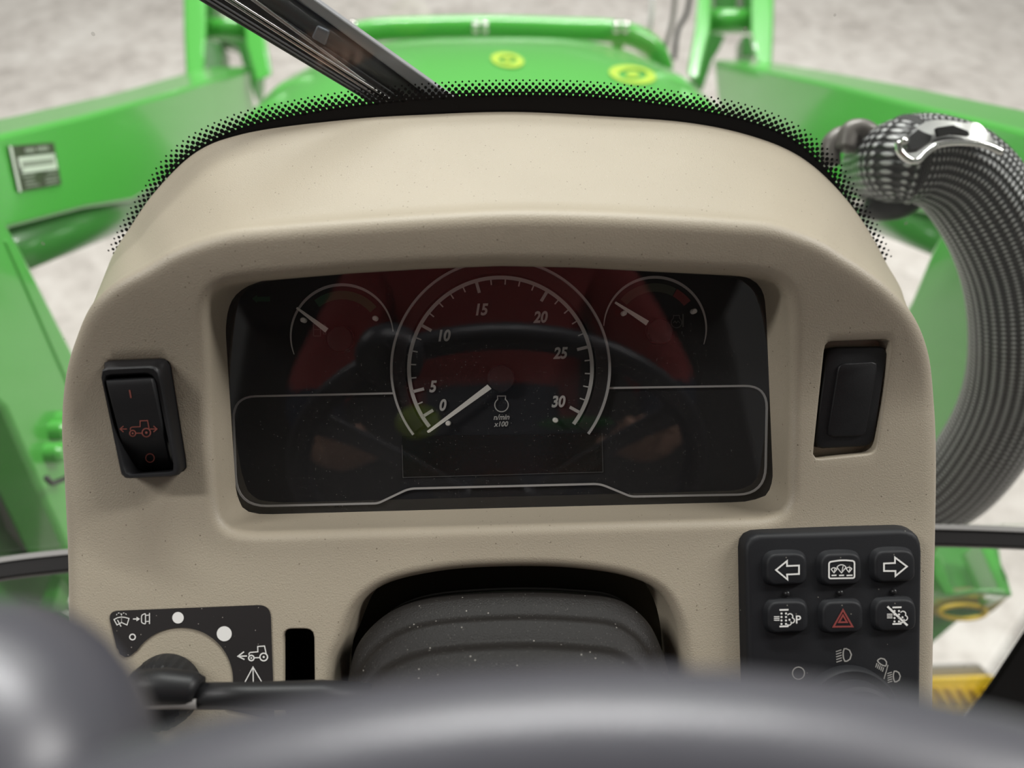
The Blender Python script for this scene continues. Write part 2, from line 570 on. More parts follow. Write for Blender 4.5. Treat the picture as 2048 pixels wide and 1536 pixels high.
# windscreen pane with its printed border
gx = 0.72
def gpt(x, drop):          # a point of the pane from its side offset and its drop below the camera
    return Vector((x, 0.405 - 0.30 * (drop - 0.2), CAM.z - drop))
win = bpy.data.objects.new('window_1', None); COL.objects.link(win)
win.location = gpt(0, 0.53)
tag(win, 'curved black-bordered windscreen pane beyond the dashboard', kind='structure')
DROP_BAR = 0.515
mb = MB()
mb.prism([gpt(-gx, -0.5), gpt(gx, -0.5), gpt(gx, DROP_BAR), gpt(-gx, DROP_BAR)], GN * 0.005)
mb.build('pane', M['glass'], win)
win2 = bpy.data.objects.new('window_2', None); COL.objects.link(win2)
win2.location = gpt(0, 1.05)
tag(win2, 'lower front pane below the black cross bar', kind='structure')
mb = MB(); mb.prism([gpt(-gx, DROP_BAR + .001), gpt(gx, DROP_BAR + .001), gpt(gx, 1.05), gpt(-gx, 1.05)], GN * 0.005)
mb.build('pane', M['glass'], win2)

BACK = [(310, 1420), (290, 1100), (270, 950), (250, 820), (235, 730), (203, 650), (200, 588), (219, 525), (238, 488), (260, 455),
        (308, 386), (393, 304), (478, 270), (700, 239), (860, 229), (1022, 224), (1200, 232), (1380, 246), (1485, 267), (1570, 297),
        (1621, 328), (1666, 369), (1707, 417), (1741, 468), (1772, 525), (1806, 590), (1806, 655), (1780, 740), (1765, 830),
        (1740, 980), (1720, 1100), (1690, 1420)]
FRONT = [(126, 1740), (127, 1250), (125, 1111), (118, 956), (113, 846), (122, 746), (140, 682), (172, 610), (218, 564), (286, 525),
         (342, 492), (444, 458), (560, 445), (700, 434), (860, 423), (1022, 415), (1200, 418), (1380, 427), (1470, 433), (1553, 441),
         (1610, 458), (1656, 478), (1690, 500), (1728, 525), (1784, 568), (1836, 628), (1866, 700), (1879, 810), (1883, 910),
         (1880, 1138), (1877, 1300), (1874, 1740)]
BAND = [(240, 520), (276, 449), (318, 384), (346, 340), (394, 298), (478, 257), (581, 232), (700, 212), (850, 197), (1000, 190),
        (1180, 193), (1348, 212), (1485, 238), (1570, 270), (1621, 306), (1664, 354), (1700, 414), (1732, 470), (1758, 530)]
bandp = resample(catmull(BAND, 14), 200)
mb = MB()
inner = []
for p in bandp:                      # inner edge runs down behind the dashboard top
    d = Vector((1000, 900)) - p
    inner.append(p + d.normalized() * 70)
mb.loft([[G(p.x, p.y, -.0006) for p in bandp], [G(p.x, p.y, -.0006) for p in inner]], False)
mb.build('frit_band', M['frit'], win)
mb = MB()
L = sum((b - a).length for a, b in zip(bandp, bandp[1:]))
nd_ = int(L / 13.3)
path = resample(bandp, nd_ * 2 + 1)
gX, gY = EU, GN.cross(EU).normalized()
for row, (off, rr) in enumerate([(1.0, 5.6), (8.0, 4.7), (15, 4.0), (22, 3.1), (29, 2.0)]):
    for i in range(1 + row % 2, len(path) - 1, 2):
        t = (path[i + 1] - path[i - 1]).normalized()
        nn = Vector((t.y, -t.x))
        q = path[i] + nn * off
        c = G(q.x, q.y, -.0006)
        k = (c - CAM).dot(FW) / FPX
        mb.disc(c, rr * k, gX, gY, 10)
tag(mb.build('frit_dots', M['frit'], win), kind='stuff')

# cab roof and rear bulkhead behind the viewer: they shade the inside of the cab
mb = MB(); mb.box((0, -0.48, CAM.z + 0.85), 0.74, 0.95, 0.05)
tag(mb.build('ceiling', M['liner'], bevel=.02), 'grey cab headliner above the driver', kind='structure')
mb = MB(); mb.box((0, -1.38, CAM.z - 0.25), 0.74, 0.04, 1.05)
tag(mb.build('wall_back', M['liner'], bevel=.01), 'dark rear bulkhead of the cab', kind='structure')

# cross bar of the cab front, curved behind the dashboard
BAR = [(-140, 1168), (0, 1140), (138, 1123), (600, 1088), (1000, 1074), (1400, 1068), (1870, 1072), (2048, 1078), (2180, 1084)]
bar_a = Vector((0, 0.9, 0.43)).normalized(); bar_b = Vector((0, -0.43, 0.9)).normalized()
def bar_mesh(hw, h0, h1):
    mb = MB()
    mb.loft([[G(p.x, p.y) + bar_a * hw * i + bar_b * j for i, j in ((-1, h0), (1, h0), (1, h1), (-1, h1))] for p in catmull(BAR, 5)], True, True, True)
    return mb
bar = tag(bar_mesh(.008, -.0085, .0065).build('trim_1', M['bar'], bevel=.0015), 'black cab cross bar passing behind the dashboard', kind='structure')
mb = MB()
mb.loft([[G(p.x, p.y) + bar_a * i + bar_b * j for i, j in ((.0045, .006), (.0085, .006), (.0085, .0085), (.0045, .0085))] for p in catmull(BAR, 5)], True, True, True)
mb.build('highlight_strip', M['strip'], bar)  # pale strip standing in for the highlight along the bar's top edge

# black corner post at the lower right with its dotted print
mb = MB()
pp = [(2130, 1130), (2048, 1256), (1985, 1352), (1946, 1408), (1900, 1480), (2200, 1560), (2250, 1200)]
mb.prism([G(x, y, -0.001) for x, y in pp], GN * -0.006)
post = tag(mb.build('trim_2', M['black_matte'], bevel=0.002), 'black cab corner post at the lower right', kind='structure')
mb = MB()
edge = resample([Vector(p) for p in [(2130, 1130), (2048, 1256), (1985, 1352), (1946, 1408), (1900, 1480)]], 150)
for row in range(6):
    for i in range(1 + row % 2, len(edge) - 1, 2):
        t = (edge[i + 1] - edge[i - 1]).normalized(); nn = Vector((t.y, -t.x))
        if nn.x > 0: nn = -nn
        q = edge[i] + nn * (1.5 + 3.6 * row)
        mb.disc(G(q.x, q.y, -0.001), (2.2 - .25 * row) * .7 / FPX, gX, gY, 6)
tag(mb.build('frit_dots', M['frit'], post), kind='stuff')

# ==================================================================== DASHBOARD SHROUD
dash = thing('dashboard_shroud', dw(0, -0.2, 0), 'beige moulded dashboard shroud with arched hooded brow', 'dashboard')
NP = 12
fr_px = catmull(FRONT, NP); bk_px = catmull(BACK, NP)
fr = [Vector(DS(p.x, p.y)) for p in fr_px]
bk = [G(p.x, p.y, -0.002) for p in bk_px]
RF = 0.010
nrm2 = []
for i in range(len(fr)):
    a, b = fr[max(0, i - 2)], fr[min(len(fr) - 1, i + 2)]
    t = Vector((b.x - a.x, b.y - a.y)).normalized()
    nrm2.append(Vector((t.y, -t.x)))       # inward (curve runs left -> top -> right)
for _ in range(25):
    nrm2 = [((nrm2[max(0, i - 1)] + nrm2[i] * 2 + nrm2[min(len(fr) - 1, i + 1)]) / 4).normalized() for i in range(len(fr))]
def fillet_ring(a):
    d, dz = RF * (1 - math.cos(a)), -RF * (1 - math.sin(a))
    out = []
    for p, nn in zip(fr, nrm2):
        x, y = p.x + nn.x * (d - RF * .15), p.y + nn.y * (d - RF * .15)
        out.append(dw(x, y, wg(x, y) + dz))
    return out
rings = [fillet_ring(math.pi / 2 * k / 8) for k in range(9)]
shell = MB()
body = [[a.lerp(b, k) for a, b in zip(bk, rings[0])] for k in (0, .25, .5, .75, .92)]
shell.loft(body + rings, False)
inset = []
for p, nn in zip(fr, nrm2):
    inset.append((p.x + nn.x * RF * .85, p.y + nn.y * RF * .85))

# holes of the face -----------------------------------------------------
MID = [(420, 640), (424, 600), (446, 575), (500, 564), (700, 547), (850, 538), (1000, 532), (1150, 535), (1300, 543), (1480, 552),
       (1540, 562), (1568, 588), (1575, 640), (1573, 990), (1562, 1020), (1530, 1033), (1000, 1047), (520, 1060), (470, 1056), (447, 1036), (438, 990)]
INN = [(451, 660), (455, 622), (466, 594), (490, 574), (540, 556), (700, 522), (1000, 500), (1300, 510), (1440, 535), (1488, 551), (1516, 566), (1529, 590), (1533, 640), (1546, 960),
       (1534, 993), (1490, 1004), (1000, 1016), (520, 1029), (486, 1021), (472, 985)]
NR = 260
mid_px = ray_resample(rpoly(MID, 14), 1000, 790, NR)
inn_px = ray_resample(rpoly(INN, 14), 1000, 790, NR)
RC = 0.0055
mid = [Vector(DS(p.x, p.y, -RC)) for p in mid_px]
mn = []
for i in range(NR):
    a, b = mid[(i - 3) % NR], mid[(i + 3) % NR]
    t = Vector((b.x - a.x, b.y - a.y)).normalized()
    nn = Vector((t.y, -t.x))
    c = Vector((mid[i].x, mid[i].y)) - Vector(DP(1000, 790))
    mn.append(nn if nn.dot(c) > 0 else -nn)
def rec_ring(a):
    o = RC * (1 - math.sin(a)); dz = -RC * (1 - math.cos(a))
    out = []
    for p, nn in zip(mid, mn):
        x, y = p.x + nn.x * o, p.y + nn.y * o
        out.append((x, y, wg(x, y) + dz))
    return out
rec_rings = [rec_ring(math.pi / 2 * k / 7) for k in range(8)]
inn = [DLENS(p.x, p.y) for p in inn_px]
hole_cluster = [(p[0], p[1]) for p in rec_rings[0]]
wallrings = [[dw(*p) for p in r] for r in rec_rings]
last = rec_rings[-1]
for k in (.33, .66, 1.0):
    wallrings.append([dw(*(Vector(a).lerp(Vector(b), k))) for a, b in zip(last, inn)])
shell.loft(wallrings, True)

def socket(px_poly, depth, lip, n=90, draft=0.0):
    """rounded lip and straight wall round a cut-out; returns the cut-out in (u,v)"""
    cx = sum(p[0] for p in px_poly) / len(px_poly); cy = sum(p[1] for p in px_poly) / len(px_poly)
    pr = ray_resample(px_poly, cx, cy, n)
    base = [Vector(DS(p.x, p.y)) for p in pr]
    cu, cv = DP(cx, cy)
    ns = []
    for i in range(n):
        a, b = base[(i - 1) % n], base[(i + 1) % n]
        t = Vector((b.x - a.x, b.y - a.y)).normalized(); nn = Vector((t.y, -t.x))
        if nn.dot(Vector((base[i].x - cu, base[i].y - cv))) < 0: nn = -nn
        ns.append(nn)
    rr = []
    for k in range(5):
        a = math.pi / 2 * k / 4
        o, dz = lip * (1 - math.sin(a)), -lip * (1 - math.cos(a))
        rr.append([(p.x + q.x * o, p.y + q.y * o, wg(p.x, p.y) + dz) for p, q in zip(base, ns)])
    rr.append([(p.x - q.x * draft, p.y - q.y * draft, wg(p.x, p.y) - depth) for p, q in zip(base, ns)])
    rr[0] = [(p[0], p[1], wg(p[0], p[1])) for p in rr[0]]
    shell.loft([[dw(*p) for p in r] for r in rr], True)
    return [(p[0], p[1]) for p in rr[0]], rr[-1]

BL_REC = rpoly([(1651, 682, 16), (1784, 677, 14), (1752, 906, 16), (1626, 919, 14)], 14)
hole_blank, fl = socket(BL_REC, 0.011, 0.0012)
shell.add([dw(*p) for p in fl], [tuple(range(len(fl)))])
RK_REC = rpoly([(207, 722, 14), (338, 717, 16), (374, 944, 16), (252, 950, 14)], 14)
hole_rock, fl = socket(RK_REC, 0.012, 0.0008)
SLOT = rpoly([(566, 1258, 18), (628, 1258, 18), (630, 1440, 10), (566, 1440, 10)], 18)
hole_slot, fl = socket(SLOT, 0.004, 0.0008)
OPEN = [(664, 1500), (668, 1330), (684, 1291), (717, 1215), (764, 1176), (873, 1148), (1010, 1138), (1147, 1141), (1264, 1160),
        (1321, 1188), (1350, 1236), (1366, 1305), (1372, 1500)]
op_px = catmull(OPEN, 5) + [Vector((1200, 1505)), Vector((1000, 1505)), Vector((800, 1505))]
hole_open, fl = socket(op_px, 0.034, 0.006, 150, draft=0.003)
# conforming triangulation of the panel face
pts, edges = [], []
def add_loop(loop):
    b = len(pts)
    pts.extend([Vector(p) for p in loop])
    for i in range(len(loop)): edges.append((b + i, b + (i + 1) % len(loop)))
holes = [hole_cluster, hole_blank, hole_rock, hole_slot, hole_open]
add_loop(inset)
for h in holes: add_loop(h)
def pip(P, poly):
    x, y = P[:, 0], P[:, 1]
    ins = np.zeros(len(P), bool)
    n = len(poly)
    for i in range(n):
        x1, y1 = poly[i]; x2, y2 = poly[(i + 1) % n]
        c = ((y1 > y) != (y2 > y))
        with np.errstate(divide='ignore', invalid='ignore'):
            xi = (x2 - x1) * (y - y1) / (y2 - y1 + 1e-30) + x1
        ins ^= c & (x < xi)
    return ins
xs = np.arange(-0.23, 0.232, 0.004); ys = np.arange(-0.27, 0.10, 0.004)
GRD = np.array([(x + (0.002 if j % 2 else 0), y) for j, y in enumerate(ys) for x in xs])
ok = pip(GRD, inset)
for h in holes: ok &= ~pip(GRD, h)
GRD = GRD[ok]
allb = np.array([(p.x, p.y) for p in pts])
keep = []
for g in GRD:
    if np.min((allb[:, 0] - g[0]) ** 2 + (allb[:, 1] - g[1]) ** 2) > 0.0016 ** 2: keep.append(g)
for g in keep: pts.append(Vector((float(g[0]), float(g[1]))))
V2, E2, F2, *_ = delaunay_2d_cdt(pts, edges, [], 0, 1e-7)
ctr = np.array([[(V2[f[0]].x + V2[f[1]].x + V2[f[2]].x) / 3, (V2[f[0]].y + V2[f[1]].y + V2[f[2]].y) / 3] for f in F2])
okf = pip(ctr, inset)
for h in holes: okf &= ~pip(ctr, h)
shell.add([dw(p.x, p.y, wg(p.x, p.y)) for p in V2], [tuple(f) for f, k in zip(F2, okf) if k])
sh = shell.build('shell', M['beige'], dash, smooth=True, weld=0.00012)
sh.data.set_sharp_from_angle(angle=math.radians(62))
# dark cavities behind the column opening and the slot
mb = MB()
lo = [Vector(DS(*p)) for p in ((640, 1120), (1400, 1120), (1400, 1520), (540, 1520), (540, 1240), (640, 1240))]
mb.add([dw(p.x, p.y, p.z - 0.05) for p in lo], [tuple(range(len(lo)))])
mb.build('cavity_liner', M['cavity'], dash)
mb = MB()
sl_ = [Vector(DS(p.x, p.y)) for p in rpoly([(556, 1248, 18), (638, 1248, 18), (640, 1450, 10), (556, 1450, 10)], 18)]
mb.loft([[dw(p.x, p.y, p.z - .0035) for p in sl_], [dw(p.x, p.y, p.z - .045) for p in sl_]], True, False, True)
mb.build('slot_pocket', M['black_matte'], dash)

# ==================================================================== INSTRUMENT CLUSTER
clu = thing('instrument_cluster', dw(0, 0, -0.034), 'black instrument cluster under a clear lens with three needle gauges', 'gauge cluster')
mb = MB()
top = [dw(*p) for p in inn]
bot = [dw(p[0] * 1.05, (p[1] - .005) * 1.06 + .005, -0.0343) for p in inn]
mb.loft([top, bot], True, False, True)
mb.build('housing', M['dial_plate'], clu, smooth=False)
mb = MB(); mb.add(top, [tuple(range(len(top)))])
mb.build('lens', M['lens'], clu)
P1 = lift(DPL, .0004); P2 = lift(DPL, .0007)

# --- tachometer
TC = (1001, 738)
tach = MB()
tach.ribbon(P1, arc(*TC, 203, 216, -36, 90), 24, .0006)
tac = tach.build('tachometer', M['dial_ring'], clu)
mb = MB(); mb.ribbon(P2, arc(*TC, 217.5, 217, -36.5, 110), 4.5, .0022)
mb.build('outer_ring', M['dial_line'], tac)
mb = MB(); mb.ribbon(P2, arc(*TC, 183, 219, -37, 110), 7.5)
mb.build('scale_arc', M['dial_grey'], tac)
ANG = {0: 211.4, 5: 194.5, 10: 151, 15: 105.5, 20: 59, 25: 14.2, 30: -28.8}
def tang(v):
    a = 5 * int(v // 5)
    if a == 30: return ANG[30]
    return ANG[a] + (ANG[a + 5] - ANG[a]) * (v - a) / 5
for v in [0, 2.5, 5] + list(range(6, 31)):
    a = math.radians(tang(v)); major = v % 5 == 0
    r1, r0, wd_ = (181, 158, 6.2) if major else (181, 169, 2.6)
    mb = MB()
    mb.ribbon(P2, [(TC[0] + r * math.cos(a), TC[1] - r * math.sin(a)) for r in (r0, r1)], wd_)
    mb.build('tick', M['dial_grey'], tac)
for txt, x, y in (('0', 886, 810), ('5', 866, 773), ('10', 889, 671), ('15', 964, 619), ('20', 1081, 634), ('25', 1121, 706), ('30', 1117, 803)):
    mb = MB(); put_text(mb, P2, txt, x, y, 24, .22, .035, rot=1.5, wscale=.86)
    mb.build('numeral', M['dial_grey'], tac)
mb = MB()
put_text(mb, P2, 'n/min', 1003, 834, 11, .25, .02, 1.5, .95)
put_text(mb, P2, 'x100', 1002, 848, 10.5, .25, .02, 1.5, .95)
mb.build('unit_lettering', M['dial_grey'], tac)
mb = MB()
cyl_icon = arc(1003, 810, 13.5, 125, 415, 30)
mb.ribbon(P2, cyl_icon + [(1011, 792), (995, 792), cyl_icon[0]], 2.0)
mb.build('engine_symbol', M['dial_grey'], tac)
mb = MB()
nt_ = lift(DPL, .004)
mb.flat(nt_, [(854, 862), (856, 865.5), (860, 864.5), (983, 777.5), (975, 769)], .0009)
mb.build('needle', M['needle'], tac)
mb = MB()
c0 = DPL(1002, 757)
def lathe_w(mb, u, v, prof, n=32):
    mb.loft([[dw(u + r * math.cos(2 * math.pi * k / n), v + r * math.sin(2 * math.pi * k / n), z) for k in range(n)] for r, z in prof], True, False, True)
lathe_w(mb, c0[0], c0[1], [(.0074, c0[2]), (.0074, c0[2] + .0038), (.0068, c0[2] + .005), (.003, c0[2] + .0054)])
mb.build('needle_hub', M['dial_ring'], tac, smooth=False, auto=30)
def pin(x, y, parent):
    c = DPL(x, y)
    mb = MB(); lathe_w(mb, c[0], c[1], [(.0014, c[2]), (.0014, c[2] + .0045), (.0010, c[2] + .005)], 14)
    mb.build('stop_pin', M['pin'], parent, auto=40)
pin(897, 846, tac); pin(1110, 840, tac)

# --- small gauges
def small_gauge(name, cx, cy, r, a0, a1, bands, tip, base, hub, pins):
    mb = MB()
    pts = arc(cx, cy, r, a0, a1, 60)
    wid = [1.6 + 4.2 * math.sin(math.pi * i / 60) ** .8 for i in range(61)]
    mb.ribbon(P2, pts, wid)
    g = mb.build(name, M['dial_grey'], clu)
    for b0, b1, mm in bands:
        mb = MB(); mb.ribbon(P1, arc(cx, cy, r * .80, b0, b1, 24), r * .165)
        mb.build('range_band', mm, g)
    mb = MB()
    d = (Vector(base) - Vector(tip)).normalized(); nn = Vector((-d.y, d.x))
    t, b = Vector(tip), Vector(base)
    mb.flat(nt_, [t + nn * 2, t - nn * 2, b - nn * 5.2, b + nn * 5.2], .0009)
    mb.build('needle', M['needle'], g)
    c = DPL(*hub)
    mb = MB(); lathe_w(mb, c[0], c[1], [(.0071, c[2]), (.0071, c[2] + .004), (.0064, c[2] + .0052), (.003, c[2] + .0055)])
    mb.build('needle_hub', M['dial_ring'], g, auto=30)
    for p in pins: pin(*p, g)
    return g
fg = small_gauge('fuel_gauge', 684, 672, 102.5, 5, 201, [(128, 40, M['dial_green'])], (594, 616), (654, 661), (683, 679), [(609.5, 641), (752, 637.5)])
mb = MB()
mb.ribbon(P2, [(627, 672), (627, 648), (641, 648), (641, 672), (627, 672)], 1.8)
mb.ribbon(P2, [(627, 659), (641, 659)], 1.6)
mb.ribbon(P2, [(641, 655), (646, 657), (647, 668), (652, 668), (652, 652), (648, 648)], 1.6)
mb.build('fuel_pump_symbol', M['dial_dim'], fg)
tg = small_gauge('temperature_gauge', 1310, 657, 102.5, -18, 177, [(140, 62, M['dial_olive']), (61, 38, M['dial_red'])], (1230, 605), (1294.5, 646.5), (1316, 664), [(1246, 627.5), (1385, 623.5)])
mb = MB()
ic = arc(1353, 645, 10.5, 125, 415, 24)
mb.ribbon(P2, ic + [(1359, 631), (1347, 631), ic[0]], 1.8)
mb.ribbon(P2, [(1346, 646), (1350, 642), (1353, 646), (1356, 642), (1360, 646)], 1.4)
mb.ribbon(P2, [(1366, 628), (1366, 654)], 3.0)
mb.build('coolant_symbol', M['dial_dim'], tg)
# faint turn arrow
mb = MB(); mb.flat(P1, [(504, 597), (514, 590), (514, 593.5), (540, 593), (540, 603), (514, 603), (514, 606)])
mb.build('turn_arrow', M['dial_green'], clu)
# display and outlines
mb = MB(); mb.flat(P1, [(804, 872), (1204, 866), (1206, 944), (806, 955)])
disp = mb.build('display', M['lcd'], clu)
mb = MB(); mb.ribbon(P2, [(804, 890), (806, 955), (1206, 944), (1204, 866)], 1.0)
mb.build('display_edge', M['dial_dim'], disp)
mb = MB()
loop = [Vector((786, 786.5))] + rpoly([(786, 786.5, 0), (466, 793.5, 46), (474, 1013, 62), (756, 1006.5, 8), (818, 977, 14), (1200, 967.5, 14), (1262, 993, 8),
              (1530, 988, 55), (1534, 771, 46), (1218, 776, 0)], 10, 8)[6:-6] + [Vector((1218, 776))]
mb.ribbon(P2, loop, 4.0, .0006)
mb.build('panel_outline', M['dial_line'], clu)

# ==================================================================== ROCKER SWITCH (left)
def extr(name, matl, parent, px_poly, h0, h1, taper=0.0, bevel=0.0008, seg=3, n=64, base=DS, lin=True):
    """rounded block standing on the panel: outline seen at its top height"""
    cx = sum(p[0] for p in px_poly) / len(px_poly); cy = sum(p[1] for p in px_poly) / len(px_poly)
    pr = ray_resample(px_poly, cx, cy, n)
    if lin:                                # a flat-topped block: use the panel's tangent plane
        _, v0, w0 = DS(lin[0], lin[1]) if isinstance(lin, tuple) else DS(cx, cy)
        sl = (wg(0, v0 + .02) - wg(0, v0 - .02)) / .04
        base = on_surf(lambda u, v: w0 + sl * (v - v0))
    top = [Vector(base(p.x, p.y, h1)) for p in pr]
    cu = sum(p.x for p in top) / n; cv = sum(p.y for p in top) / n
    mb = MB()
    def ring(ins, w):
        out = []
        for p in top:
            d = Vector((cu - p.x, cv - p.y))
            q = d.normalized() * ins
            out.append(dw(p.x + q.x, p.y + q.y, p.z - h1 + w))
        return out
    b = bevel
    rings = [ring(-taper, h0), ring(-taper * .1, h1 - b)]
    for k in range(1, seg + 1):
        a = math.pi / 2 * k / seg
        rings.append(ring(b * (1 - math.cos(a)), h1 - b + b * math.sin(a)))
    mb.loft(rings, True, False, True)
    return mb.build(name, matl, parent, auto=35)

rk = thing('rocker_switch', dw(*DS(300, 850)), 'black rocker switch with rust-red tractor symbol left of the gauges', 'switch')
HB = rpoly([(197, 736, 16), (316, 731, 18), (358, 953, 16), (242, 958, 14)], 14)
IB = rpoly([(206, 752, 16), (306, 747, 16), (349, 944, 12), (252, 950, 12)], 12)
# bezel ring with an open middle
n = 72
cx, cy = 278, 846
o_ = [Vector(DS(p.x, p.y, .0115)) for p in ray_resample(HB, cx, cy, n)]
i_ = [Vector(DS(p.x, p.y, .0115)) for p in ray_resample(IB, cx, cy, n)]
mb = MB()
sk_ = [Vector(DS(p.x, p.y)) for p in ray_resample(RK_REC, cx + 12, cy - 8, n)]
mb.loft([[dw(p.x, p.y, p.z - .012) for p in sk_], [dw(p.x, p.y, p.z + .0012) for p in sk_], [dw(*p.lerp(Vector((q.x, q.y, q.z - .0115)), .35), ) + EW * .0035 for p, q in zip(sk_, o_)],
         [dw(p.x, p.y, p.z - .0045) for p in o_], [dw(p.x, p.y, p.z - .001) for p in o_],
         [dw(*p.lerp(q, .25)) for p, q in zip(o_, i_)], [dw(*p.lerp(q, .8)) for p, q in zip(o_, i_)],
         [dw(q.x, q.y, q.z - .001) for q in i_], [dw(q.x, q.y, q.z - .014) for q in i_]], True)
mb.build('bezel', M['black'], rk, auto=40)
extr('bezel_base', M['black'], rk, rpoly([(203, 722, 16), (332, 718, 18), (372, 946, 16), (250, 954, 14)], 14), -.018, -.0045)
# the rocker: upper half proud, lower half pressed in
mb = MB()
hts = [(0, .0085), (.03, .0128), (.08, .0138), (.3, .0130), (.5, .0120), (.62, .0108), (.74, .0078), (.86, .0035), (.97, .0002), (1.0, -.003)]
TL, TR, BL, BR = Vector((209, 757)), Vector((304, 752)), Vector((256, 944)), Vector((344, 939))
rows = []
for t, h in hts:
    a, b = TL.lerp(BL, t), TR.lerp(BR, t)
    row = []
    for s_, dd in ((0, -.012), (0, -.0008), (.03, 0), (.5, 0), (.97, 0), (1, -.0008), (1, -.012)):
        q = a.lerp(b, s_)
        u, v, w = DS(q.x, q.y, h)
        row.append(dw(u, v, w + dd))
    rows.append(row)
mb.loft(rows, False)
rock = mb.build('rocker', M['black'], rk, smooth=True, auto=40)
def rk_h(px, py, dh=0.0):
    t = min(1, max(0, (py - 754) / 187))
    for (t0, h0), (t1, h1) in zip(hts, hts[1:]):
        if t0 <= t <= t1:
            h = h0 + (h1 - h0) * (t - t0) / (t1 - t0)
            break
    return DS(px, py, h + .0003 + dh)
def tractor(mb, pr, x, y, s, wd_, cab=1.0, rot=0.0):
    """side view of a tractor facing left; (x,y) hub line centre"""
    def q(a, b):
        c, d = math.cos(rot), math.sin(rot)
        return (x + (a * c - b * d) * s, y + (a * d + b * c) * s)
    mb.ribbon(pr, [q(*p) for p in arc(-.62, 0, .27, 0, 360, 20)[:-1]], wd_ * 1.25, closed=True)
    mb.ribbon(pr, [q(*p) for p in arc(.62, -.10, .38, 0, 360, 24)[:-1]], wd_ * 1.25, closed=True)
    mb.flat(pr, [q(*p) for p in arc(-.62, 0, .09, 0, 360, 10)[:-1]])
    mb.flat(pr, [q(*p) for p in arc(.62, -.10, .11, 0, 360, 10)[:-1]])
    mb.ribbon(pr, [q(-.35, -.02), q(.24, -.04)], wd_)
    mb.ribbon(pr, [q(-.85, -.28), q(-.84, -.46), q(-.72, -.56), q(.04, -.62), q(.02, -1.15), q(.70, -1.2), q(.86, -.46)], wd_)
mb = MB()
mb.ribbon(rk_h, [(259, 780), (262, 796)], 3)
tractor(mb, rk_h, 279, 867, 22, 1.8, rot=.03)
for sgn, x0, x1 in ((-1, 240, 254), (1, 314, 300)):
    mb.ribbon(rk_h, [(x0, 858), (x1, 858)], 1.8)
    mb.ribbon(rk_h, [(x0 + (7 if x1 > x0 else -7), 852), (x0, 858), (x0 + (7 if x1 > x0 else -7), 864)], 1.8)
mb.ribbon(rk_h, arc(300, 916, 8.5, 0, 360, 24)[:-1], 2.0, closed=True)
mb.build('symbols', M['rust_print'], rock)

# ==================================================================== BLANK SWITCH PLUG (right)
bp = thing('switch_blank', dw(*DS(1700, 800)), 'plain black blanking plug in the recess right of the gauges', 'switch plug')
extr('plug_body', M['black'], bp, rpoly([(1655, 694, 18), (1777, 692, 18), (1747, 892, 18), (1629, 898, 18)], 16), -.012, -.0005, bevel=.0012, lin=(1703, 795))
extr('raised_panel', M['black'], bp, rpoly([(1678, 727, 12), (1757, 723, 12), (1731, 872, 12), (1655, 874, 12)], 10), -.0008, .0008, bevel=.0008, lin=(1703, 795))

# ==================================================================== KEYPAD (lower right)
kp = thing('switch_keypad', dw(*DS(1670, 1300)), 'black six-button switch pad with white symbols and light dial', 'keypad')
KP = rpoly([(1490, 1070, 34), (1846, 1058, 42), (1846, 1180, 60), (1842, 1490, 30), (1500, 1490, 30)], 30, 8)
HK = .0085
extr('pad_body', M['keypad'], kp, KP, -.001, HK, taper=.0012, bevel=.003, seg=4, n=120)
BT = [(1574, 1138), (1683, 1138), (1790, 1132), (1576, 1234), (1686, 1234), (1792, 1230)]
HT = HK + .0032
KT = lift(DS, HT + .00025)
btn = []
for bx_, by_ in BT:
    hw, hh = 41, 32
    poly = rpoly([(bx_ - hw, by_ - hh + 2, 24), (bx_ + hw, by_ - hh, 24), (bx_ + hw + 1, by_ + hh - 1, 18), (bx_ - hw + 1, by_ + hh + 2, 18)], 20, 6)
    btn.append(extr('button', M['keypad'], kp, poly, HK - .0005, HT, taper=.0012, bevel=.0016, seg=4, n=56))
for x, y in ((1573, 1187), (1680, 1185), (1787, 1183)):
    c = DS(x, y, HK)
    mb = MB(); lathe_w(mb, c[0], c[1], [(.0016, c[2] - .0003), (.0015, c[2] + .0006), (.0009, c[2] + .0013), (.0003, c[2] + .0015)], 14)
    mb.build('indicator_light', M['dial_ring'], kp, smooth=True)
# icons; arrows are outlines
def icon(k, matl, fn, name='symbol'):
    mb = MB(); fn(mb)
    return mb.build(name, matl, btn[k])
icon(0, M['white'], lambda mb: mb.ribbon(KT, [(1552, 1140), (1574, 1122), (1574, 1132), (1598, 1131), (1598, 1148), (1574, 1149), (1575, 1159)], 3.2, closed=True))
icon(2, M['white'], lambda mb: mb.ribbon(KT, [(1814, 1133), (1790, 1115), (1790, 1126), (1768, 1127), (1768, 1142), (1791, 1142), (1791, 1152)], 3.2, closed=True))
def ic_dash(mb):
    fr_ = rpoly([(1658, 1124, 5), (1684, 1120, 30), (1709, 1122, 5), (1709, 1156, 4), (1658, 1157, 4)], 4)
    mb.ribbon(KT, fr_, 3.0, closed=True)
    for cx, cy, s in ((1683, 1140, 10.5), (1668, 1142, 6.5), (1698, 1141, 6.5)):
        a = arc(cx, cy, s, 150, 30, 10)
        mb.ribbon(KT, a + [(cx, cy + s * .55)], 1.7, closed=True)
        mb.ribbon(KT, [(cx + s * .1, cy + s * .2), (cx + s * .3, cy - s * .75)], 1.5)
    for a, b in ((1663, 1673), (1678, 1688), (1693, 1705)):
        mb.ribbon(KT, [(a, 1151), (b, 1150.5)], 2.6)
icon(1, M['white'], ic_dash)
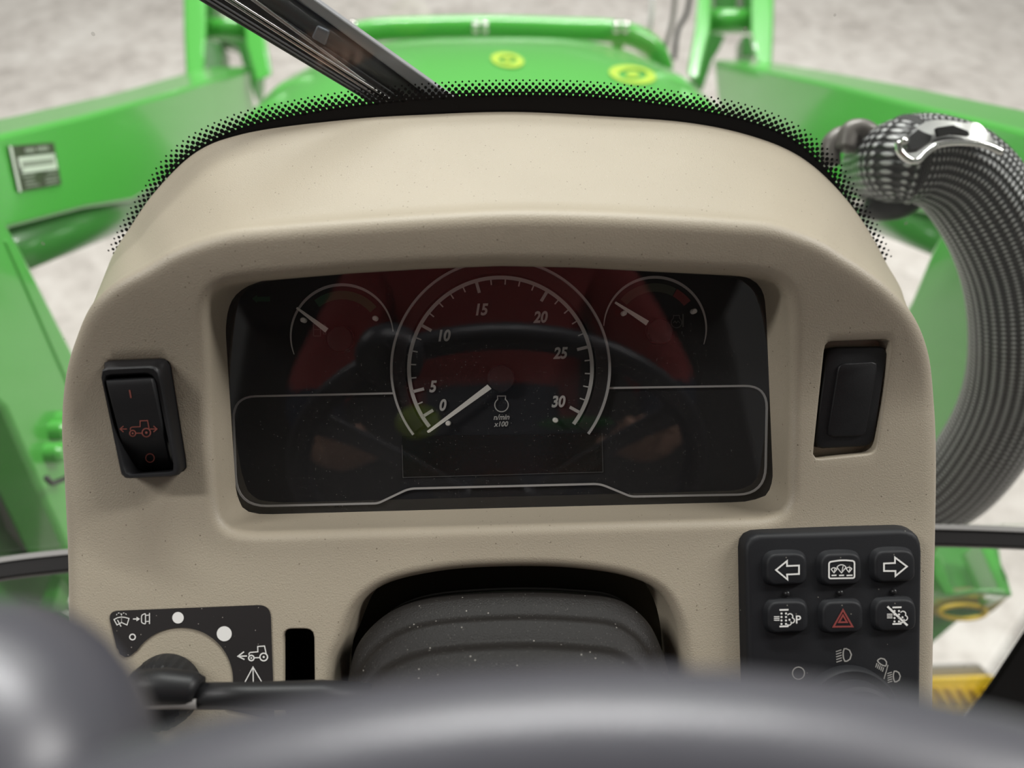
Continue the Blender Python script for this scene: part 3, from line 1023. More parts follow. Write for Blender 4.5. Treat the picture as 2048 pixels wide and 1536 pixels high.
def ic_dpf(mb, ox, oy, slash):
    for yy in (-18, 15):
        mb.ribbon(KT, [(ox - 8, oy + yy), (ox + 10, oy + yy - .5)], 3.2)
    for r in range(4):
        for c in range(2):
            mb.flat(KT, arc(ox - 4 + c * 9, oy - 11 + r * 7, 2.1, 0, 360, 9)[:-1])
    for yy in (-4, 0, 4):
        mb.ribbon(KT, [(ox - 19, oy - 1 + yy * .9), (ox - 8, oy - 1 + yy * .9)], 1.7)
    mb.ribbon(KT, arc(ox + 13, oy - 5, 5.5, 150, -40, 10), 2)
    mb.ribbon(KT, arc(ox + 17, oy + 3, 5.0, 70, -120, 10), 2)
    mb.ribbon(KT, arc(ox + 11, oy + 8, 4.5, 40, -140, 10), 2)
    mb.flat(KT, arc(ox + 12, oy + 1.5, 2.1, 0, 360, 9)[:-1])
    if slash: mb.ribbon(KT, [(ox - 18, oy - 20), (ox + 22, oy + 18)], 4)
    else: put_text(mb, KT, 'P', ox + 30, oy + 1, 16, 0, .01, 1.5)
icon(3, M['white'], lambda mb: ic_dpf(mb, 1567, 1238, False))
icon(5, M['white'], lambda mb: ic_dpf(mb, 1793, 1233, True))
def tri(mb, s): mb.ribbon(KT, [(1686, 1238 - 18 * s), (1686 + 19 * s, 1238 + 15 * s), (1686 - 19 * s, 1238 + 15.5 * s)], 3.4, closed=True)
icon(4, M['red_print'], lambda mb: (tri(mb, 1.0), tri(mb, .42)))
# light dial
KF = lift(DS, HK + .00025)
c = DS(1697, 1430, HK)
mb = MB()
prof = [(.0235, c[2] - .001), (.0235, c[2] + .003), (.0225, c[2] + .0045), (.0190, c[2] + .005), (.0180, c[2] + .011), (.0165, c[2] + .0125), (.005, c[2] + .013)]
lathe_w(mb, c[0], c[1], prof, 48)
mb.build('light_dial', M['keypad'], kp, auto=35)
mb = MB()
def headlamp(x, y, s, rot, dip):
    def q(a, b):
        cc, ss = math.cos(rot), math.sin(rot)
        return (x + (a * cc - b * ss) * s, y + (a * ss + b * cc) * s)
    mb.ribbon(KF, [q(*p) for p in [(0, -1), (.35, -1), (.85, -.7), (1.1, 0), (.85, .7), (.35, 1), (0, 1), (-.18, .5), (-.22, 0), (-.18, -.5)]], 2.4, closed=True)
    for i in range(5):
        yy = -.85 + i * .42
        mb.ribbon(KF, [q(-.45, yy), q(-1.35, yy + .25)], 1.9)
headlamp(1689, 1310, 12.5, -.05, 0)
headlamp(1763, 1327, 9.5, -math.pi * .32, 0)
headlamp(1789, 1353, 10.5, -.05, 0)
mb.ribbon(KF, [(1776, 1330), (1768, 1358)], 1.8)
mb.ribbon(KF, arc(1597, 1346, 12, 0, 360, 26)[:-1], 2.0, closed=True)
mb.build('dial_symbols', M['grey_print'], kp)

# ==================================================================== WIPER DECAL AND KNOB (lower left)
dc = thing('wiper_decal', dw(*DS(380, 1330)), 'black curved wiper decal with white symbols on the beige panel', 'decal')
DC = lift(DS, .0005)
arc_in = arc(361, 1360, 105, 146, -25, 40)
poly = rpoly([(215, 1224, 22), (541, 1209, 26), (549, 1440, 4), (455, 1440, 4)], 20, 6)
outline = [tuple(p) for p in poly[:-1]]
tip = [(270, 1304), (262, 1311), (250, 1314), (240, 1308), (234, 1297)]
pl = [tuple(p) for p in rpoly([(234, 1297, 3), (215, 1222, 22), (541, 1209, 26), (549, 1440, 2), (452, 1418, 2)], 20, 7)]
pl = pl + [p for p in reversed(arc_in)] + tip[:-1]
# triangulate the concave outline
loopv = [Vector(p) for p in pl]
V3, E3, F3, *_ = delaunay_2d_cdt(loopv, [(i, (i + 1) % len(loopv)) for i in range(len(loopv))], [], 1, 1e-6)
mb = MB(); mb.add([dw(*DC(p.x, p.y)) for p in V3], [tuple(f) for f in F3])
mb.build('decal_sheet', M['decal'], dc)
DC2 = lift(DS, .0007)
mb = MB()
mb.flat(DC2, arc(356, 1235.5, 11.5, 0, 360, 30)[:-1])
mb.flat(DC2, arc(448.5, 1267.5, 15, 0, 360, 30)[:-1])
mb.ribbon(DC2, arc(265, 1274, 5.6, 0, 360, 24)[:-1], 2.4, closed=True)
# windscreen with washer spray
wsh = [(228, 1239), (235, 1235.5), (243, 1234), (251, 1235), (258, 1237), (254, 1250), (243, 1245), (234, 1250)]
mb.ribbon(DC2, wsh, 1.8, closed=True)
mb.ribbon(DC2, [(242, 1253), (235, 1240)], 1.8)
for i in range(4): mb.ribbon(DC2, [(243, 1234 + i * 4 - 5), (243, 1236 + i * 4 - 5)], 1.4)
for cx in (238, 248):
    for a0 in (20, 80, 140): mb.ribbon(DC2, arc(cx, 1231, 5, a0, a0 + 34, 4), 1.4)
# arrow and rear pane
mb.ribbon(DC2, [(266, 1238), (276, 1238)], 2.2)
mb.flat(DC2, [(273, 1233.5), (280, 1238), (273, 1242.5)])
mb.ribbon(DC2, rpoly([(283, 1230, 4), (291, 1227, 2), (291, 1248, 2), (283, 1246, 4)], 3), 1.8, closed=True)
mb.ribbon(DC2, [(299, 1226), (299, 1248)], 1.8)
mb.ribbon(DC2, [(291, 1231), (299, 1230)], 1.5); mb.ribbon(DC2, [(291, 1243), (299, 1242.5)], 1.5)
tractor(mb, DC2, 515, 1316, 20, 2.0)
mb.ribbon(DC2, [(477, 1312.5), (494, 1312)], 2.4)
mb.ribbon(DC2, [(488, 1303.5), (476, 1312.5), (489, 1319)], 2.4)
mb.ribbon(DC2, [(506, 1334), (507, 1392)], 2.0)
mb.ribbon(DC2, [(490, 1364), (506, 1334), (523, 1363)], 2.0)
mb.build('decal_symbols', M['white'], dc)

kn = thing('rotary_wiper_switch', dw(*DS(335, 1372)), 'black ribbed rotary wiper knob half hidden by the stalk', 'knob')
c = DS(335, 1376, 0)
mb = MB()
n = 96
def gear(r, w, amp, tw=0):
    return [dw(c[0] + (r + amp * (1 if math.sin(24 * (2 * math.pi * k / n + tw)) > 0 else -1)) * math.cos(2 * math.pi * k / n),
               c[1] + (r + amp * (1 if math.sin(24 * (2 * math.pi * k / n + tw)) > 0 else -1)) * math.sin(2 * math.pi * k / n), w) for k in range(n)]
mb.loft([gear(.0165, c[2], 0), gear(.0163, c[2] + .004, .0004), gear(.0150, c[2] + .012, .0005, .02), gear(.0130, c[2] + .016, .0004, .03), gear(.008, c[2] + .0175, 0)], True, False, True)
mb.build('ribbed_cap', M['black'], kn, auto=30)

# ==================================================================== STEERING COLUMN BOOT
bt = thing('steering_column_boot', dw(*DS(1010, 1400)), 'dark dusty ridged rubber boot rising through the dashboard opening', 'column boot')
A_TOP = [(676, 1520), (698, 1349), (717, 1287), (768, 1232), (834, 1203), (991, 1187), (1147, 1189), (1244, 1203), (1295, 1244), (1323, 1299), (1336, 1340), (1352, 1520)]
atop = catmull(A_TOP, 6)
def boot_ring(dy, h, grow):
    out = []
    for p in atop:
        x = 1010 + (p.x - 1010) * grow
        out.append(dw(*DS(x, p.y + dy, h)))
    return out
mb = MB()
mb.loft([boot_ring(-14, -.062, .93), boot_ring(-8, -.035, .95), boot_ring(-2, -.012, .985), boot_ring(0, -.004, 1.0), boot_ring(10, .002, 1.0), boot_ring(38, .006, .995),
         boot_ring(46, .0075, .985), boot_ring(50, .011, .975), boot_ring(58, .0135, .985), boot_ring(92, .017, .985), boot_ring(100, .0185, .975), boot_ring(106, .023, .968), boot_ring(118, .027, .975),
         boot_ring(190, .034, .97), [p.lerp(dw(*DS(1010, 1640, .045)), .55) for p in boot_ring(200, .036, .96)]], False)
mb.build('boot_cover', M['boot'], bt, smooth=True)
mb = MB()
bp0 = dw(*DS(1010, 1470, .01))
hub_c = Vector((0.0, -0.135, CAM.z - 0.19))
mb.tube([bp0, bp0.lerp(hub_c, .5), hub_c + Vector((0, .03, -.02))], [.035, .03, .028], 24)
mb.build('column_tube', M['boot'], bt, smooth=True)

# ==================================================================== CONTROL STALK
st = thing('control_stalk', U(640, 1400, T=.335), 'black control stalk crossing in front of the wiper knob', 'lever')
mb = MB()
pth = [U(x, y, T=t) for x, y, t in ((255, 1384, .318), (272, 1376, .318), (330, 1374, .319), (384, 1378, .32), (398, 1382, .32))]
mb.tube(pth, [.004, .0075, .0078, .0072, .006], 20)
mb.build('stalk_grip', M['black'], st, smooth=True)
mb = MB()
pth = [U(x, y, T=t) for x, y, t in ((385, 1392, .32), (500, 1391, .325), (640, 1389, .332), (760, 1400, .34))]
mb.tube(pth, [.0055, .0056, .0062, .007], 20)
mb.build('stalk_arm', M['black'], st, smooth=True)
mb = MB()
pth = [U(x, y, T=t) for x, y, t in ((290, 1404, .316), (395, 1404, .317))]
mb.tube(pth, [.0028, .0028], 14)
mb.build('grip_ring', M['tread'], st, smooth=True)

# ==================================================================== STEERING WHEEL
rim_top = U(1130, 1530, T=.100)
bdir = Vector((0, -0.965, -0.26)).normalized()
WR = 0.215
wc = rim_top + bdir * WR
wc.x = rim_top.x
wn = EU.cross(bdir).normalized()
sw = thing('steering_wheel', wc, 'out-of-focus dark grey steering wheel rim in the foreground', 'steering wheel')
mb = MB()
NS = 120
ring_path = [wc + (EU * math.sin(2 * math.pi * k / NS) - bdir * math.cos(2 * math.pi * k / NS)) * WR for k in range(NS)]
rings_ = []
for k in range(NS):
    rd = (ring_path[k] - wc).normalized()
    rings_.append([ring_path[k] + rd * .0125 * math.cos(2 * math.pi * j / 20) + wn * .0125 * math.sin(2 * math.pi * j / 20) for j in range(20)])
rings_.append(rings_[0])
mb.loft(rings_, True)
mb.build('rim', M['wheel'], sw, smooth=True, weld=1e-6)
hubp = wc - wn * (.05 if wn.z > 0 else -.05)
mb = MB()
prof = [(.0, -.012), (.04, -.012), (.052, -.006), (.055, .006), (.048, .014), (.0, .016)]
zz = wn if wn.z > 0 else -wn
mb.loft([[hubp + (EU * math.cos(2 * math.pi * k / 36) + bdir * math.sin(2 * math.pi * k / 36)) * max(r, 1e-4) + zz * h for k in range(36)] for r, h in prof], True)
mb.build('hub', M['wheel'], sw, smooth=True)
for a in (90, 210, 330):
    d = EU * math.cos(math.radians(a)) + bdir * math.sin(math.radians(a))
    mb = MB()
    s0, s1 = hubp + d * .03, wc + d * WR
    side = zz.cross(d).normalized()
    rr_ = []
    for k in range(9):
        t = k / 8
        p = s0.lerp(s1, t) + zz * (.012 * math.sin(math.pi * t))
        wd_ = .022 - .010 * math.sin(math.pi * t * .9)
        rr_.append([p + side * wd_ * math.cos(q) + zz * .006 * math.sin(q) for q in [2 * math.pi * j / 14 for j in range(14)]])
    mb.loft(rr_, True)
    mb.build('spoke', M['wheel'], sw, smooth=True)
kc = U(-85, 1600, T=.118)
mb = MB()
prof = [(.002, .026), (.012, .0255), (.022, .022), (.0285, .014), (.0305, .003), (.028, -.008), (.018, -.014), (.009, -.017), (.0075, -.030)]
mb.loft([[kc + (EU * math.cos(2 * math.pi * k / 36) + bdir * math.sin(2 * math.pi * k / 36)) * r + zz * h for k in range(36)] for r, h in prof], True, True, True)
tag(mb.build('spinner_knob', M['wheel'], sw, smooth=True), 'rounded grey spinner knob at the left of the rim')

# ==================================================================== WIPER OUTSIDE THE GLASS
wp = thing('windscreen_wiper', G(830, 190, .02), 'black windscreen wiper slanting across the upper left glass', 'wiper')
def gstrip(name, p0, p1, off, thick, matl, bevel=.001, parent=wp):
    """bar between two pixel edges (each a (left,right) pair of pixels), standing on the outside of the glass"""
    (a, b), (c, d) = p0, p1
    mb = MB()
    q = [G(*a, off), G(*b, off), G(*d, off), G(*c, off)]
    mb.prism(q, GN * thick)
    return mb.build(name, matl, parent, bevel=bevel)
# extended beyond the top of the frame
def ext(p, q, k):
    return (p[0] + (p[0] - q[0]) * k, p[1] + (p[1] - q[1]) * k)
def strip(name, tl, tr, bl, br, off, thick, matl, k=.8, bevel=.001, parent=wp):
    return gstrip(name, (ext(tl, bl, k), ext(tr, br, k)), (bl, br), off, thick, matl, bevel, parent)
bl_ = strip('blade_rubber', (396, 0), (446, 0), (738, 205), (776, 203), .006, .006, M['wiper'])
strip('blade_lip', (410, 0), (418, 0), (748, 206), (754, 205), .0035, .004, M['wiper_arm'], bevel=.0004, parent=bl_)
strip('blade_lip', (424, 0), (431, 0), (758, 206), (764, 205), .0035, .004, M['wiper_arm'], bevel=.0004, parent=bl_)
strip('blade_spine', (447, 0), (457, 0), (772, 208), (780, 207), .004, .008, M['chrome'], bevel=.0006)
strip('blade_spine', (462, 0), (470, 0), (776, 200), (783, 199), .004, .008, M['steel'], bevel=.0006)
strip('blade_frame', (468, 0), (512, 0), (780, 205), (812, 203), .010, .008, M['wiper'])
fr2 = strip('frame_edge', (500, 0), (513, 0), (732, 168), (738, 167), .0085, .004, M['steel'], bevel=.0005)
mb = MB()
ph = [G(*ext((548, 0), (835, 196), .8), .018), G(548, 0, .018), G(690, 97, .018), G(850, 206, .018)]
mb.tube(ph, [.0075, .0072, .007, .006], 18)
mb.build('washer_tube', M['wiper_tube'], wp, smooth=True)
strip('arm_web', (574, 0), (600, 0), (846, 202), (868, 202), .020, .012, M['wiper'])
strip('arm_flange', (596, 0), (632, 0), (868, 202), (915, 202), .012, .010, M['wiper_top'])
gstrip('clip', ((634, 50), (659, 62)), ((622, 76), (650, 92)), .0085, .010, M['wiper_clip'], .001)

# ==================================================================== HOOD
hd = thing('engine_hood', (0, 1.0, 1.2), 'glossy green engine hood with rounded shoulders beyond the glass', 'hood')
HW = [(.76, .53, 1.575), (1.0, .528, 1.57), (1.2, .52, 1.557), (1.35, .50, 1.535), (1.45, .475, 1.508), (1.52, .44, 1.468), (1.56, .39, 1.40), (1.58, .33, 1.28), (1.585, .29, 1.12)]
def hood_ring(y, hw, zt):
    out = []
    for k in range(49):
        a = math.pi * k / 48
        ca, sa = math.cos(a), math.sin(a)
        x = hw * math.copysign(abs(ca) ** (2 / 3.2), -ca)
        z = zt - .42 + .42 * abs(sa) ** (2 / 3.0)
        out.append(Vector((x, y, z)))
    return out
mb = MB()
mb.loft([hood_ring(*h) for h in HW], False)
mb.build('hood_panel', M['green'], hd, smooth=True)
# raised centre ridge and yellow logo reflections painted onto the panel as colour
def hood_z(x, y):
    for (y0, w0, z0), (y1, w1, z1) in zip(HW, HW[1:]):
        if y0 <= y <= y1:
            t = (y - y0) / (y1 - y0); hw = w0 + (w1 - w0) * t; zt = z0 + (z1 - z0) * t
            ca = min(1, (abs(x) / hw)) ** (3.2 / 2)
            return zt - .42 + .42 * (max(0, 1 - ca * ca) ** .5) ** (2 / 3.0)
    return 1.5
def on_hood(px, py, up=.002):
    t0, t1 = .6, 2.2
    r = ray(px, py)
    t = t0
    while t < t1:
        p = CAM + r * t
        if p.z < hood_z(p.x, p.y): break
        t += .002
    return CAM + r * t + Vector((0, 0, up))
for name, cx, cy, a, b, hole in (('logo_reflection', 1015, 122, 33, 15, .55), ('logo_reflection', 1265, 151, 47, 18, .62)):
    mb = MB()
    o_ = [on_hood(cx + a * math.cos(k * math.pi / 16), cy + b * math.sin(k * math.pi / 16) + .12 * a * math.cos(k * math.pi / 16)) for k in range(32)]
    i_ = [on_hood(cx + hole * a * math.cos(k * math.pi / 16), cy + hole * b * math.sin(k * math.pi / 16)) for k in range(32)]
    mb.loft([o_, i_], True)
    e = mb.build(name, M['yellow_badge_reflection'], hd)
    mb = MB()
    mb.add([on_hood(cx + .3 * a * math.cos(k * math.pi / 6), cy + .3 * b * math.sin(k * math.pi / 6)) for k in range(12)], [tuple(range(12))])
    mb.build('logo_reflection_centre', M['yellow_badge_reflection'], e)

# front guard rail ahead of the hood
gr = thing('guard_rail', U(985, 55, Y=1.72) - Vector((0, 0, .3)), 'green tubular guard rail across the front of the hood', 'rail')
YR = 1.72
rp = [(672, 160), (664, 112), (684, 78), (730, 60), (850, 52), (985, 50), (1120, 54), (1235, 60), (1280, 74), (1310, 98), (1326, 135)]
mb = MB()
mb.tube(catmull([U(x, y + 5, Y=YR) for x, y in rp], 6), .025, 18)
mb.build('rail_tube', M['green'], gr, smooth=True)
for x in (960, 1238, 700):
    c = U(x, 56, Y=YR)
    mb = MB(); mb.box(c + Vector((0, 0, -.06)), .013, .012, .06)
    p = mb.build('rail_post', M['green'], gr, bevel=.003)
    for dx in (-.010, .011):
        mb = MB(); mb.tube([c + Vector((dx, -.022, .0)), c + Vector((dx, -.02, .022))], [.0085, .007], 12)
        mb.build('bolt', M['chrome'], p, smooth=True)

# ==================================================================== LOADER ARMS
def loader(side, label_arm, label_mast, top_px, bot_px, X0):
    """box-section arm: polygon on its inner side plane, thickness outward"""
    s = side
    la = thing('front_loader_boom', U(*top_px[0], X=X0), label_arm, 'loader arm', 'loader arms beside the hood')
    mb = MB()
    poly = [U(x, y, X=X0) for x, y in top_px] + [U(x, y, X=X0) for x, y in reversed(bot_px)]
    mb.prism(poly, (s * .10, 0, 0))
    mb.build('arm_beam', M['green'], la, bevel=.006)
    return la
laL = loader(-1, 'left green loader arm with a black and white data plate', '', [(-220, 318), (0, 270), (171, 230), (342, 185), (499, 133)], [(-220, 520), (20, 458), (171, 418), (267, 403), (515, 260)], -.555)
laR = loader(1, 'right green loader arm running behind the braided hose bundle', '', [(2260, 322), (2048, 262), (1895, 224), (1690, 174), (1543, 142), (1427, 120)], [(2260, 530), (1982, 458), (1830, 425), (1735, 403), (1440, 250)], .555)
# data plate
def on_x(X0): return lambda px, py: U(px, py, X=X0)
q = [(18, 292), (108, 285), (123, 369), (38, 384)]
mb = MB(); mb.prism([U(x, y, X=-.553) for x, y in q], (-.003, 0, 0))
dp = mb.build('data_plate', mat('plate_dark', (0.06, 0.05, 0.04), .4), laL)
def plate_uv(a, b):      # a across, b down (0..1)
    p0 = Vector(q[0]).lerp(Vector(q[1]), a); p1 = Vector(q[3]).lerp(Vector(q[2]), a)
    p = p0.lerp(p1, b); return U(p.x, p.y, X=-.5515)
mb = MB()
for a0, a1, b0, b1 in ((0, .06, 0, 1), (.14, .98, .26, .36), (.14, .2, .36, .6), (.14, .98, .5, .62), (.93, .98, .3, .5)):
    mb.add([plate_uv(a0, b0), plate_uv(a1, b0), plate_uv(a1, b1), plate_uv(a0, b1)], [(0, 1, 2, 3)])
mb.build('plate_panel', M['white'], dp)
mb = MB()
for a0, a1, b0, b1 in ((.33, .55, .08, .18), (.6, .85, .07, .17), (.2, .93, .36, .5), (.15, .45, .66, .7), (.18, .4, .76, .79), (.18, .42, .83, .86), (.18, .5, .9, .93),
                       (.72, .95, .66, .7), (.65, .95, .78, .81), (.65, .95, .85, .88), (.65, .92, .92, .95)):
    mb.add([plate_uv(a0, b0), plate_uv(a1, b0), plate_uv(a1, b1), plate_uv(a0, b1)], [(0, 1, 2, 3)])
mb.build('plate_print', M['grey_print'], dp)

# lift cylinders under the arms
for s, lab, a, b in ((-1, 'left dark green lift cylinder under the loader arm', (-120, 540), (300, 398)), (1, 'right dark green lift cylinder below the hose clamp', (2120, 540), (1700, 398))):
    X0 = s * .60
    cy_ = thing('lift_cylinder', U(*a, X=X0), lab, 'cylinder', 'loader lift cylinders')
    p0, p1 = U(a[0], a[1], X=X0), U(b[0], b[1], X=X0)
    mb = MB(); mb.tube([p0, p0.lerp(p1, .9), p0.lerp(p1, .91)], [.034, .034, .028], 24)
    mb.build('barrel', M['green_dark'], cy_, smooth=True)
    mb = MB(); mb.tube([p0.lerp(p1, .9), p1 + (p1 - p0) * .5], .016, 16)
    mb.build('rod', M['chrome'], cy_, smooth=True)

# masts
def mast(label, poly_px, X0, thick):
    t = thing('loader_mast', Vector((X0, .55, 0.75)), label, 'loader mast', 'loader masts')
    mb = MB(); mb.prism([U(x, y, X=X0) for x, y in poly_px], (thick, 0, 0))
    mb.build('mast_plate', M['green'], t, bevel=.006)
    return t
mL = mast('left green loader mast standing beside the dashboard', [(-220, 380), (-40, 360), (20, 455), (45, 500), (137, 682), (290, 985), (420, 1250), (300, 1250), (137, 1104), (11, 820), (-120, 700)], -.50, -.05)
mR = mast('right green loader mast seen through the loop of hose', [(2300, 380), (1990, 330), (1900, 430), (1862, 500), (1821, 600), (1700, 830), (1560, 1120), (1760, 1180), (1900, 900), (2100, 800)], .50, .05)
# raised rib on each mast
mb = MB(); mb.prism([U(x, y, X=-.498) for x, y in ((10, 480), (18, 480), (150, 770), (142, 780))], (-.008, 0, 0))
mb.build('stiffener', M['green'], mL, bevel=.002)
for x, y in ((118, 843), (106, 860), (97, 905)):
    c = U(x, y, X=-.50); mb = MB(); mb.tube([c, c + Vector((.014, 0, 0)), c + Vector((.018, 0, 0))], [.012, .012, .008], 12)
    mb.build('bolt', M['green'], mL, auto=40)
mb = MB(); mb.tube(catmull([U(x, y, X=-.48) for x, y in ((92, 955), (103, 966), (118, 962), (140, 952))], 5), .003, 10)
mb.build('cable_hook', M['wiper'], mL, smooth=True)
# lower mounting frames
fl_ = thing('mounting_frame', Vector((-.5, .42, .8)), 'dark green loader mounting frame low on the left', 'frame')
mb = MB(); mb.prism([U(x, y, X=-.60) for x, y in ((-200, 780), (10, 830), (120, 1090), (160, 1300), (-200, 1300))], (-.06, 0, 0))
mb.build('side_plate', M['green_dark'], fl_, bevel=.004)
mb = MB(); mb.prism([U(x, y, T=.93) for x, y in ((103, 1146), (128, 1146), (100, 1235), (70, 1222))], Vector((0, .02, -.03)))
mb.build('strut', M['green'], fl_, bevel=.003)
mb = MB(); mb.prism([U(x, y, T=.95) for x, y in ((-60, 1170), (60, 1200), (140, 1240), (200, 1330), (-60, 1330))], Vector((0, .02, -.05)))
mb.build('base_plate', M['green'], fl_, bevel=.003)
mb = MB(); mb.tube([U(-20, 872, X=-.59), U(22, 882, X=-.57), U(30, 900, X=-.57)], [.016, .016, .012], 16)
mb.build('pivot_pin', M['green'], fl_, smooth=True)
mb = MB(); mb.prism([U(x, y, X=-.585) for x, y in ((0, 985), (40, 995), (92, 1060), (110, 1110), (70, 1110), (30, 1060))], (-.01, 0, 0))
mb.build('guard_strip', M['tread'], fl_, bevel=.002)

# knee brackets ahead of the arms
def knee(label, plates, tube, inner, x_mid):
    k = thing('loader_knee', U(x_mid, 140, T=1.75), label, 'bracket', 'loader knee brackets')
    for pp in plates:
        mb = MB(); mb.prism([U(x, y, T=t) for x, y, t in pp], U(pp[0][0], pp[0][1], T=pp[0][2] + .16) - U(pp[0][0], pp[0][1], T=pp[0][2]))
        mb.build('side_plate', M['green'], k, bevel=.006)
    for (x0, y0), (x1, y1), r in tube:
        mb = MB(); mb.tube([U(x0, y0, T=1.85), U(x1, y1, T=1.85)], r, 20)
        mb.build('cross_tube', M['green'], k, smooth=True)
    for pp in inner:
        mb = MB(); mb.prism([U(x, y, T=2.0) for x, y in pp], FW * .06)
        mb.build('web_plate', M['green_dark'], k, bevel=.004)
    return k
knee('left green loader knee bracket behind the wiper', [[(366, -120, 1.85), (409, -120, 1.85), (413, 60, 1.75), (408, 150, 1.7), (372, 160, 1.7), (368, 60, 1.75)],
      [(478, -120, 1.85), (512, -120, 1.85), (528, 60, 1.75), (545, 150, 1.7), (512, 165, 1.7), (492, 90, 1.75)]],
     [((408, 58), (500, 58), .026)], [[(408, 76), (440, 84), (444, 118), (436, 150), (408, 150)], [(430, 78), (520, 78), (512, 200), (486, 130), (474, 92)], [(408, -60), (428, -60), (428, 36), (408, 36)]], 440)
knee('right green loader knee bracket at the top of the view', [[(1506, -120, 1.85), (1549, -120, 1.85), (1547, 60, 1.75), (1543, 150, 1.7), (1512, 120, 1.7), (1502, 60, 1.75)],
      [(1404, -120, 1.85), (1428, -120, 1.85), (1420, 60, 1.75), (1396, 160, 1.7), (1374, 150, 1.7), (1390, 60, 1.75)]],
     [((1415, 42), (1512, 42), .028)], [[(1430, -60), (1475, -60), (1475, 25), (1430, 25)], [(1487, -60), (1506, -60), (1506, 25), (1487, 25)], [(1404, 60), (1452, 70), (1440, 95), (1425, 120), (1405, 180), (1385, 160)],
      [(1486, 70), (1502, 70), (1512, 112), (1484, 112)]], 1470)
# thin hydraulic lines beside the right bracket
for lab, pth_, r, mm in (('slim steel hydraulic line nearest the guard rail', [(1303, -40), (1302, 30), (1298, 62)], .0055, 'steel'),
                      ('bent steel hydraulic line beside the right knee bracket', [(1352, -40), (1345, 40), (1330, 95)], .006, 'pipe'),
                      ('curved black hydraulic hose beside the right knee bracket', [(1384, -40), (1374, 25), (1356, 60), (1348, 118)], .0065, 'wiper')):
    mb = MB(); mb.tube(catmull([U(x, y, T=1.95) for x, y in pth_], 6), r, 12)
    tag(mb.build('hydraulic_line', M[mm], smooth=True), lab, 'hydraulic line', 'hydraulic lines beside the right knee')

# ==================================================================== HOSE BUNDLE
hb = thing('hose_bundle', U(1960, 1000, T=.75), 'thick braided black hose bundle curving down outside the right glass', 'hose')
def braid_tube(name, path, rads, n=32, matl='braid'):
    mb = MB(); mb.tube(path, rads, n, True)
    o = mb.build(name, M[matl], hb, smooth=True)
    me = o.data
    uvl = me.uv_layers.new(name='UVMap')
    base = Vector(wloc(o))
    L_ = [0]
    for a, b in zip(path, path[1:]): L_.append(L_[-1] + (b - a).length)
    for p in me.polygons:
        if len(p.vertices) != 4: continue
        idx = [me.loops[l].vertex_index for l in p.loop_indices]
        ks = [i % n for i in idx]
        wrap = (max(ks) - min(ks)) > n / 2
        for l, i in zip(p.loop_indices, idx):
            k = i % n; j = i // n
            kk = k + n if (wrap and k < n / 2) else k
            uvl.data[l].uv = (kk / n, L_[j])
    return o
hp = [(1800, 318, .60), (1850, 318, .605), (1915, 345, .61), (1975, 420, .62), (2020, 530, .64), (2035, 650, .66), (2020, 780, .69), (1970, 890, .72), (1890, 980, .76), (1770, 1030, .80)]
path = catmull([U(x, y, T=t) for x, y, t in hp], 9)
braid_tube('sleeve', path, [.034 + .004 * sst(0, 30, i) for i in range(len(path))])
path = catmull([U(x, y, T=t) for x, y, t in ((1748, 338, .70), (1752, 335, .675), (1775, 328, .635), (1812, 320, .605), (1842, 322, .60))], 6)
braid_tube('gathered_end', path, [.022 + .008 * sst(0, 6, i) + .003 * sst(6, 20, i) + .0012 * math.sin(i * .9) for i in range(len(path))], matl='braid_end')
for k, (pts_, r) in enumerate((([(1660, 330), (1662, 290), (1685, 272), (1720, 290), (1752, 312)], .0085), ([(1690, 300), (1700, 262), (1725, 258), (1760, 285)], .008))):
    mb = MB(); mb.tube(catmull([U(x, y, T=.63 - .01 * k) for x, y in pts_], 6), r, 16)
    mb.build('steel_pipe', M['pipe'], hb, smooth=True)
for x, y, r in ((1722, 405, .009), (1748, 425, .010), (1765, 418, .008)):
    c = U(x, y, T=.66)
    mb = MB(); mb.tube([c, c + Vector((.018, .02, .006)), c + Vector((.03, .03, .01))], [r, r, r * .8], 14)
    mb.build('hose_fitting', M['steel'], hb, smooth=True)
mb = MB(); mb.tube(catmull([U(x, y, T=.655) for x, y in ((1735, 395), (1762, 405), (1800, 400), (1835, 372))], 5), .016, 16)
mb.build('lower_hose', M['wiper'], hb, smooth=True)
# bright clamp strap over the sleeve
cl = [(1797, 290, 1812, 318), (1815, 306, 1826, 325), (1832, 268, 1846, 308), (1868, 262, 1875, 292), (1905, 263, 1915, 290), (1950, 275, 1960, 296), (1998, 297, 2003, 304)]
mb = MB()
tops = [(1812, 282), (1838, 252), (1862, 241), (1900, 241), (1930, 246), (1955, 246), (1978, 268), (2002, 298)]
bots = [(1806, 316), (1834, 324), (1858, 300), (1890, 287), (1925, 283), (1962, 286), (1985, 292), (2004, 306)]
tp = resample(catmull([Vector(p) for p in tops], 6), 30); bo = resample(catmull([Vector(p) for p in bots], 6), 30)
mb.loft([[U(p.x, p.y, T=.562) for p in tp], [U(p.x, p.y, T=.556) for p in bo], [U(p.x, p.y, T=.562) for p in bo], [U(p.x, p.y, T=.568) for p in tp]], False)
for a, b in ((0, 1), (1, 2), (2, 3), (3, 0)): pass
clamp = mb.build('clamp_strap', M['steel'], hb, smooth=False, auto=30)
mb = MB()
lipv = catmull([Vector(p) for p in [(1796, 284), (1800, 303), (1815, 318), (1834, 322), (1852, 306), (1872, 292), (1900, 286), (1940, 286), (1975, 292), (2004, 305)]], 6)
mb.tube([U(p.x, p.y, T=.556) for p in lipv], .0026, 10)
mb.build('rolled_edge', M['chrome'], clamp, smooth=True)
